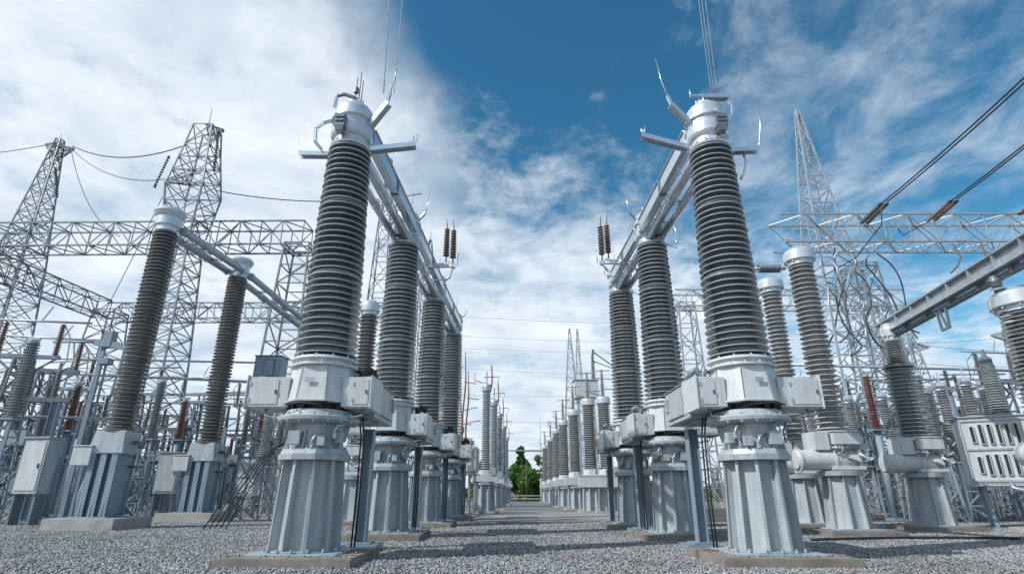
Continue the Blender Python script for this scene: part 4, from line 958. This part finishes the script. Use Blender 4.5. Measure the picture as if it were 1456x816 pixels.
bus_run((15, 42, 8.4), (42, 42, 8.4), .08, 'distant high bus bar behind the right switchgear', (.1, .35, .6, .85))
bus_run((-36, 30, 8.2), (-15, 33, 8.4), .06, 'thin bus bar level with the lower part of the brown insulators, left yard', (.2, .7))
bus_run((-38, 38, 5.2), (-13, 41, 5.2), .06, 'low thin bus bar far behind the second brown unit', (.1, .3, .5, .7, .9))
bus_run((-52, 56, 10.2), (-15, 54, 10.2), .08, 'highest far bus bar behind the left yard', (.2, .4, .6, .8))
bus_run((12.5, 34, 5.6), (30, 35, 5.6), .06, 'low thin bus bar behind the stepped breaker', (.1, .3, .5, .7, .9))
bus_run((17, 50, 10.6), (48, 50, 10.6), .08, 'highest far bus bar behind the right yard', (.2, .4, .6, .8))
# pantograph arm at far left
root = thing('pantograph_switch', (-19.6, 26.5, 0), 'tall blue-grey switch with flat horizontal arm above the far left cabinet', 'switch')
b = MB(); b.bar((-.1, 0, 0), (-.1, 0, 7.9), .1, .22); b.bar((.2, .1, 0), (.15, .1, 7.0), .08); b.box((0, 0, .06), (.8, .8, .14)); b.build('post', 'paint_blue', root)
b = MB(); b.box((.1, 0, 8.1), (.45, .4, .8)); b.build('gear_box', 'paint_blue', root, bevel=.02); b = MB(); b.box((.25, -.1, 7.0), (.5, .4, .3)); b.build('gear_box', 'paint_blue', root, bevel=.02)
b = MB(); b.bar((-.5, -.1, 7.95), (2.0, -.1, 7.55), .14, .3); b.tube((-2.6, 0, 8.0), (0, 0, 8.0), .06); b.bar((-1.6, 0, 8.0), (-1.4, 0, 7.2), .05); b.build('contact_arm', 'paint_blue', root)
# gear box on lattice stand left of nearest tank
root = thing('interrupter_chamber', (-11.7, 27, 0), 'blue-grey box on lattice stand peeking above the left wing of the nearest tank', 'switch')
b = MB(); lat(b, sq((0, 0), 1.3, 0), sq((0, 0), 1.0, 6.2), 7, .07, .04); b.build('support', 'galv_dark', root)
b = MB(); b.box((0, 0, 6.75), (1.25, .9, 1.1)); b.box((.1, -.47, 6.75), (.5, .04, .8)); b.box((0, 0, 7.33), (1.35, 1.0, .05)); b.build('housing', 'paint_blue', root, bevel=.02)
# thick black cable bundle
root = thing('cable_bundle', (-9.5, 20, 0), 'thick black cables sloping up from the gravel beside the outer left row', 'cable bundle')
for k in range(5):
    b = MB(); o = k * .17
    b.poly([(-.6 + o * .8, k * .1, .03), (-.25 + o, .1, .75), (.35 + o * .8, .15 + k * .05, 1.75 + o * .3), (1.0 + o * .6, .2, 2.5 + o * .3), (1.6 + o * .3, .4, 2.75 + k * .03)], .02, 8); b.build('cable', 'cable', root)
# black hose on gravel right
b = MB(); pts = []
for k in range(30): t = k / 29; pts.append((7.4 + 11 * t, 15.2 + .5 * math.sin(t * 6) + .8 * t, .06))
b.poly(pts, .035, 6); tag(b.build('ground_cable', 'cable', None, (7.4, 15.2, 0)), 'thin black cable lying on the gravel at the right', 'cable', None, 'thing')

# parked car glimpsed under the breaker
root = thing('parked_car', (gx(1362, 62), 62, 0), 'small dark car with red tail light glimpsed under the breakers at right', 'car', rz=R(8))
b = MB(); b.hexa([(-2.1, -.85, .35), (2.1, -.85, .35), (2.1, .85, .35), (-2.1, .85, .35)], [(-2.05, -.82, .9), (2.05, -.82, .85), (2.05, .82, .85), (-2.05, .82, .9)]); b.hexa([(-1.5, -.8, .9), (1.2, -.8, .87), (1.2, .8, .87), (-1.5, .8, .9)], [(-1.1, -.65, 1.42), (.5, -.65, 1.42), (.5, .65, 1.42), (-1.1, .65, 1.42)]); b.build('body', 'iron', root, bevel=.06)
for x in (-1.35, 1.3):
    for y in (-.84, .84): b = MB(); b.lathe([(.001, -.1), (.32, -.1), (.32, .1), (.001, .1)], 20, M4=Matrix.Translation((x, y, .32)) @ Matrix.Rotation(PI / 2, 4, 'X')); b.build('wheel', 'cable', root)
b = MB(); b.box((-2.09, -.65, .75), (.04, .3, .14)); b.build('tail_light', 'red', root)

# ------------------------------------------------------------------ vegetation
def tree(x, y, h, w, n, label, mat, conical=False, gap=.0, trunk=.25, leaf=.32, seed=1):
    rnd = random.Random(seed); root = thing('broadleaf_tree', (x, y, 0), label, 'tree', None)
    b = MB(); top = Vector((.2, 0, h * .8)); b.poly([(0, 0, 0), (.1, 0, h * .3), (-.1, .1, h * .55), top], [trunk, trunk * .75, trunk * .5, trunk * .12], 8)
    cl = []
    for k in range(int(46 if not gap else 22)):
        t = rnd.uniform(.25, .98); a = rnd.uniform(0, 2 * PI); rr = w * (1 - t * .85 if conical else math.sin(PI * min(1, .15 + t * .85)) ** .6) * rnd.uniform(.3, .95)
        c = Vector((rr * math.cos(a), rr * math.sin(a), h * t)); cl.append((c, rnd.uniform(.4, 1.0) * w * (.34 if not gap else .24) * ((1.15 - t * .75) if conical else 1)))
        b.poly([(0, 0, h * t * .55), (c * .5) + Vector((0, 0, h * t * .3)), c], [trunk * .35, trunk * .2, trunk * .06], 5)
    b.build('trunk', 'bark', root)
    vs = []; fs = []
    for k in range(n):
        c, r = rnd.choice(cl); 
        d = Vector((rnd.gauss(0, 1), rnd.gauss(0, 1), rnd.gauss(0, .8))).normalized() * r * rnd.uniform(.4, 1) ** .5
        p = c + d; s = leaf * rnd.uniform(.5, 1.2)
        u = Vector((rnd.gauss(0, 1), rnd.gauss(0, 1), rnd.gauss(0, 1))).normalized(); v = u.cross(Vector((rnd.gauss(0, 1), rnd.gauss(0, 1), rnd.gauss(0, 1)))).normalized()
        o = len(vs); vs += [p - u * s, p + v * s * .45, p + u * s, p - v * s * .45]; fs.append((o, o + 1, o + 2, o + 3))
    b = MB(); b.add(vs, fs, False); b.build('crown', mat, root)
tree(gx(741, 98), 98, 8.4, 2.5, 9000, 'dense conical green tree at the end of the aisle', 'leaf_dark', True, seed=2)
tree(gx(738, 93), 93, 4.8, 3.4, 12000, 'low bushy green tree left at the aisle end', 'leaf', False, seed=3, leaf=.25)
tree(gx(772, 96), 96, 7.0, 2.6, 2200, 'sparse tree with gaps of sky behind the lamp post', 'leaf', False, .5, .12, seed=4, leaf=.3)
tree(gx(790, 88), 88, 8.4, 2.6, 3000, 'thin leafy tree overhanging the distant right row', 'leaf', False, .5, .12, seed=5, leaf=.3)
tree(gx(776, 104), 104, 4.2, 4.6, 10000, 'low dark bush behind the rail at the right', 'leaf_dark', False, seed=6)
tree(gx(690, 110), 110, 6, 4, 6000, 'green tree hidden behind the distant left row', 'leaf_dark', False, seed=8)
TL = ('left of centre, between the nearest left pedestal and the brown units', 'behind the second brown insulator unit', 'behind the largest brown insulator unit', 'behind the first breaker right of the nearest right transformer', 'between the two breaker pedestals at right', 'under the slotted transformer at the right edge', 'behind the far left cabinet', 'behind the nearest right pedestal', 'between the two brown insulator units')
for k, (px, D, h, w) in enumerate(((380, 95, 4, 5), (300, 105, 4.5, 6), (120, 100, 4, 6), (1190, 85, 3.5, 5), (1280, 95, 4.5, 6), (1440, 90, 4.5, 6), (40, 95, 4, 6), (1100, 110, 5, 6), (220, 110, 4, 6))):
    tree(gx(px, D), D, h, w, 3500, 'low far tree ' + TL[k], 'leaf_dark' if k % 2 else 'leaf', False, seed=20 + k)

rnd = random.Random(77); vs = []; fs = []
for k in range(34000):
    x = rnd.uniform(-260, 260)
    if -9 < x < 14: continue
    hh = 3.6 + 1.6 * math.sin(x * .11) + 1.0 * math.sin(x * .37 + 1) + .6 * math.sin(x * 1.1)
    p = Vector((x, 150 + rnd.uniform(-5, 5), rnd.uniform(0, 1) ** .8 * hh)); q = .5 * rnd.uniform(.6, 1.3)
    u = Vector((rnd.gauss(0, 1), rnd.gauss(0, 1), rnd.gauss(0, 1))).normalized(); v = u.cross(Vector((rnd.gauss(0, 1), rnd.gauss(0, 1), rnd.gauss(0, 1)))).normalized()
    o = len(vs); vs += [p - u * q, p + v * q * .5, p + u * q, p - v * q * .5]; fs.append((o, o + 1, o + 2, o + 3))
b = MB(); b.add(vs, fs); tag(b.build('treeline', 'leaf_dark'), 'far dark green woodland edge behind the yard', 'woodland', None, 'stuff')

# ------------------------------------------------------------------ ground
def sheet(name, x0, x1, y0, y1, z, mat, kind='structure'):
    b = MB(); nx = ny = 1
    b.add([(x0, y0, z), (x1, y0, z), (x1, y1, z), (x0, y1, z)], [(0, 1, 2, 3)]); return tag(b.build(name, mat), kind=kind)
sheet('ground', -1500, 1500, -200, 2500, 0, 'gravel')
sheet('path', -90, 8.0, 28, 38, .004, 'path')
sheet('road', 8.0, 90, 23.5, 47, .006, 'asphalt')
sheet('lawn', -300, 300, 79, 400, .006, 'grass')
# real stones in front
rng = np.random.default_rng(4)
def stones(n, y0, y1, smin, smax, hw):
    y = y0 + (y1 - y0) * rng.random(n) ** .85
    x = (rng.random(n) * 2 - 1) * (y * hw + 2.0); return x, y, rng.uniform(smin, smax, n)
X, Y, S = stones(200000, 7.6, 25, .013, .031, 1.0)
base = np.array([(1, 0, 0), (0, 1, 0), (-1, 0, 0), (0, -1, 0), (.25, .1, .72), (.1, -.1, -.6)], float)
tri = np.array([(0, 1, 4), (1, 2, 4), (2, 3, 4), (3, 0, 4), (1, 0, 5), (2, 1, 5), (3, 2, 5), (0, 3, 5)])
base2 = np.array([(-1, -.7, -.5), (1, -.8, -.5), (.9, .8, -.5), (-.8, .9, -.5), (-.7, -.5, .55), (.7, -.6, .45), (.6, .6, .6), (-.6, .65, .4)], float)
quad = np.array([(0, 1, 5, 4), (1, 2, 6, 5), (2, 3, 7, 6), (3, 0, 4, 7), (4, 5, 6, 7), (3, 2, 1, 0)])
Z0 = np.zeros(len(X))
for (px_, py_) in ((Lpos[0]), (Rpos[0]), (Lpos[1]), (Rpos[1])):   # a few stones kicked up onto the pads
    k = 70; ex = rng.random(k) ** .35; side = rng.integers(0, 2, k)
    xx = px_ + np.where(side == 0, ex * 1.08, rng.random(k) * 1.08) * rng.choice([-1, 1], k); yy = py_ - np.where(side == 1, ex * 1.0, rng.random(k) * 1.0)
    X = np.concatenate([X, xx]); Y = np.concatenate([Y, yy]); S = np.concatenate([S, rng.uniform(.012, .028, k)]); Z0 = np.concatenate([Z0, np.full(k, .15)])
n = len(X); V = np.repeat(base2[None], n, 0) * .85 + rng.normal(0, .16, (n, 8, 3))
V *= S[:, None, None]; V[:, :, 2] *= .85
a = rng.random(n) * 2 * np.pi; t = rng.normal(0, .5, n)
ca, sa, ct, st = np.cos(a), np.sin(a), np.cos(t), np.sin(t)
x_ = V[:, :, 0]; y_ = V[:, :, 1] * ct[:, None] - V[:, :, 2] * st[:, None]; z_ = V[:, :, 1] * st[:, None] + V[:, :, 2] * ct[:, None]
V = np.stack([x_ * ca[:, None] - y_ * sa[:, None] + X[:, None], x_ * sa[:, None] + y_ * ca[:, None] + Y[:, None], z_ + (S * .45 * (1 + rng.random(n) * .8) + Z0)[:, None]], 2)
me = bpy.data.meshes.new('gravel'); me.vertices.add(n * 8); me.vertices.foreach_set('co', V.reshape(-1).astype(np.float32))
fc = (quad[None] + (np.arange(n) * 8)[:, None, None]).reshape(-1)
me.loops.add(len(fc)); me.loops.foreach_set('vertex_index', fc.astype(np.int32)); me.polygons.add(n * 6)
me.polygons.foreach_set('loop_start', np.arange(0, len(fc), 4, dtype=np.int32)); me.update(calc_edges=True); me.materials.append(M['stone'])
go = bpy.data.objects.new('gravel', me); COL.objects.link(go); tag(go, 'loose grey crushed stone covering the yard', 'gravel', None, 'stuff')

# ------------------------------------------------------------------ sky and sun
sun_dir = Vector((-.80, -.42, .80)).normalized()
el = math.asin(sun_dir.z); rot = math.atan2(sun_dir.x, sun_dir.y)
sd = bpy.data.lights.new('sun', 'SUN'); so = bpy.data.objects.new('sun', sd); COL.objects.link(so)
sd.energy = 3.3; sd.angle = R(.6); sd.color = (1, .97, .93); so.rotation_euler = (-sun_dir).to_track_quat('-Z', 'Y').to_euler()
w = bpy.data.worlds.new('World'); scn.world = w; w.use_nodes = True; nt = w.node_tree
bg = nt.nodes['Background']; bg.inputs[1].default_value = .1
sky = nt.nodes.new('ShaderNodeTexSky'); sky.sky_type = 'NISHITA'; sky.sun_disc = False; sky.sun_elevation = el; sky.sun_rotation = rot; sky.air_density = 1.0; sky.dust_density = .6; sky.ozone_density = 2.0
tc = nt.nodes.new('ShaderNodeTexCoord'); D_ = tc.outputs['Generated']
def math_(op, a, b=None, c=None, clamp=False):
    m = nt.nodes.new('ShaderNodeMath'); m.operation = op; m.use_clamp = clamp
    for i, v in enumerate((a, b, c)):
        if v is None: continue
        if isinstance(v, (int, float)): m.inputs[i].default_value = v
        else: L(nt, v, m.inputs[i])
    return m.outputs[0]
def sstep(v, a, b_, lo=0.0, hi=1.0):
    m = nt.nodes.new('ShaderNodeMapRange'); m.interpolation_type = 'SMOOTHSTEP'
    for k, x in (('From Min', a), ('From Max', b_), ('To Min', lo), ('To Max', hi)):
        if isinstance(x, (int, float)): m.inputs[k].default_value = x
        else: L(nt, x, m.inputs[k])
    L(nt, v, m.inputs['Value']); return m.outputs[0]
sep = nt.nodes.new('ShaderNodeSeparateXYZ'); L(nt, D_, sep.inputs[0])
dx, dy, dz = sep.outputs
zz = math_('MAXIMUM', math_('ADD', dz, .12), .05)
cmb = nt.nodes.new('ShaderNodeCombineXYZ'); L(nt, math_('DIVIDE', dx, zz), cmb.inputs[0]); L(nt, math_('DIVIDE', dy, zz), cmb.inputs[1])
def noise(vec, sc, det, rough, off=(0, 0, 0), dist=0.0, stretch=(1, 1, 1)):
    mp = nt.nodes.new('ShaderNodeMapping'); mp.inputs['Location'].default_value = off; mp.inputs['Scale'].default_value = stretch; L(nt, vec, mp.inputs[0])
    nn = N(nt, 'ShaderNodeTexNoise', Scale=sc, Detail=det, Roughness=rough, Distortion=dist); L(nt, mp.outputs[0], nn.inputs[0]); return nn.outputs[0]
nA = noise(cmb.outputs[0], 2.3, 10, .64, (3.1, 1.7, 0), .2)
nB = noise(cmb.outputs[0], 5.0, 9, .64, (7.3, 2.2, 0), .3, (1, .8, 1))
nL = noise(D_, 2.1, 5, .6, (1.2, 4.4, .7))
def dotdir(px, y):
    v = Vector(((px - 728) / F, cT - (408 - y) / F * sT, sT + (408 - y) / F * cT)).normalized()
    d = nt.nodes.new('ShaderNodeVectorMath'); d.operation = 'DOT_PRODUCT'; L(nt, D_, d.inputs[0]); d.inputs[1].default_value = v; return d.outputs['Value']
# coverage: left bank, veil right, pale low sky
nAB0 = math_('ADD', math_('MULTIPLY', nA, .55), math_('MULTIPLY', nB, .45))
nAB = math_('ADD', math_('MULTIPLY', math_('SUBTRACT', nAB0, .5), 1.7), .5)
edge = math_('ADD', math_('ADD', dx, math_('MULTIPLY', math_('SUBTRACT', nL, .5), .16)), math_('MULTIPLY', math_('SUBTRACT', nAB, .5), .30))
left = sstep(math_('ADD', edge, math_('MULTIPLY', math_('SUBTRACT', dz, .66), .50)), .02, -.40)
low = sstep(math_('ADD', math_('ADD', dz, math_('MULTIPLY', math_('SUBTRACT', nL, .5), .25)), math_('MULTIPLY', math_('MAXIMUM', math_('SUBTRACT', dx, .15), 0.0), .5)), .70, .26)
bank = math_('MAXIMUM', math_('MAXIMUM', left, math_('MULTIPLY', low, .95)), sstep(dz, .34, .10, 0, .95))
aA = sstep(nAB, math_('SUBTRACT', .66, math_('MULTIPLY', bank, .74)), math_('SUBTRACT', 1.0, math_('MULTIPLY', bank, .44)))
veilcov = sstep(dotdir(740, 60), .992, .93)
aB = math_('MULTIPLY', sstep(nB, math_('SUBTRACT', .62, math_('MULTIPLY', veilcov, .30)), .76), .6)
nD = noise(cmb.outputs[0], 9.0, 7, .6, (1.3, 8.2, 0), .5, (1, .5, 1))
aB = math_('MULTIPLY', aB, sstep(nD, .25, .62, .55, 1.0))
cum = math_('MULTIPLY', sstep(math_('ADD', dotdir(772, 600), math_('MULTIPLY', math_('SUBTRACT', nB, .5), .012)), .992, .9975), 1.0)
alpha = math_('MAXIMUM', math_('MAXIMUM', aA, aB), cum, clamp=True)
nC = noise(cmb.outputs[0], 2.4, 9, .6, (.4, 9.2, 0), .4)
cl = ramp(nt, nC, [(.28, (4.8, 5.9, 7.2)), (.45, (6.4, 7.3, 8.2)), (.68, (8.4, 8.9, 9.4))])
tint = mixc(nt, 1.0, sky.outputs[0], (.36, 1.0, 1.12), 'MULTIPLY')
colr = mixc(nt, alpha, tint, cl.outputs[0])
L(nt, colr, bg.inputs[0])

scn.view_settings.view_transform = 'Standard'; scn.view_settings.look = 'None'; scn.view_settings.exposure = .2; scn.view_settings.gamma = 1
scn.cycles.max_bounces = 6; scn.cycles.use_denoising = True
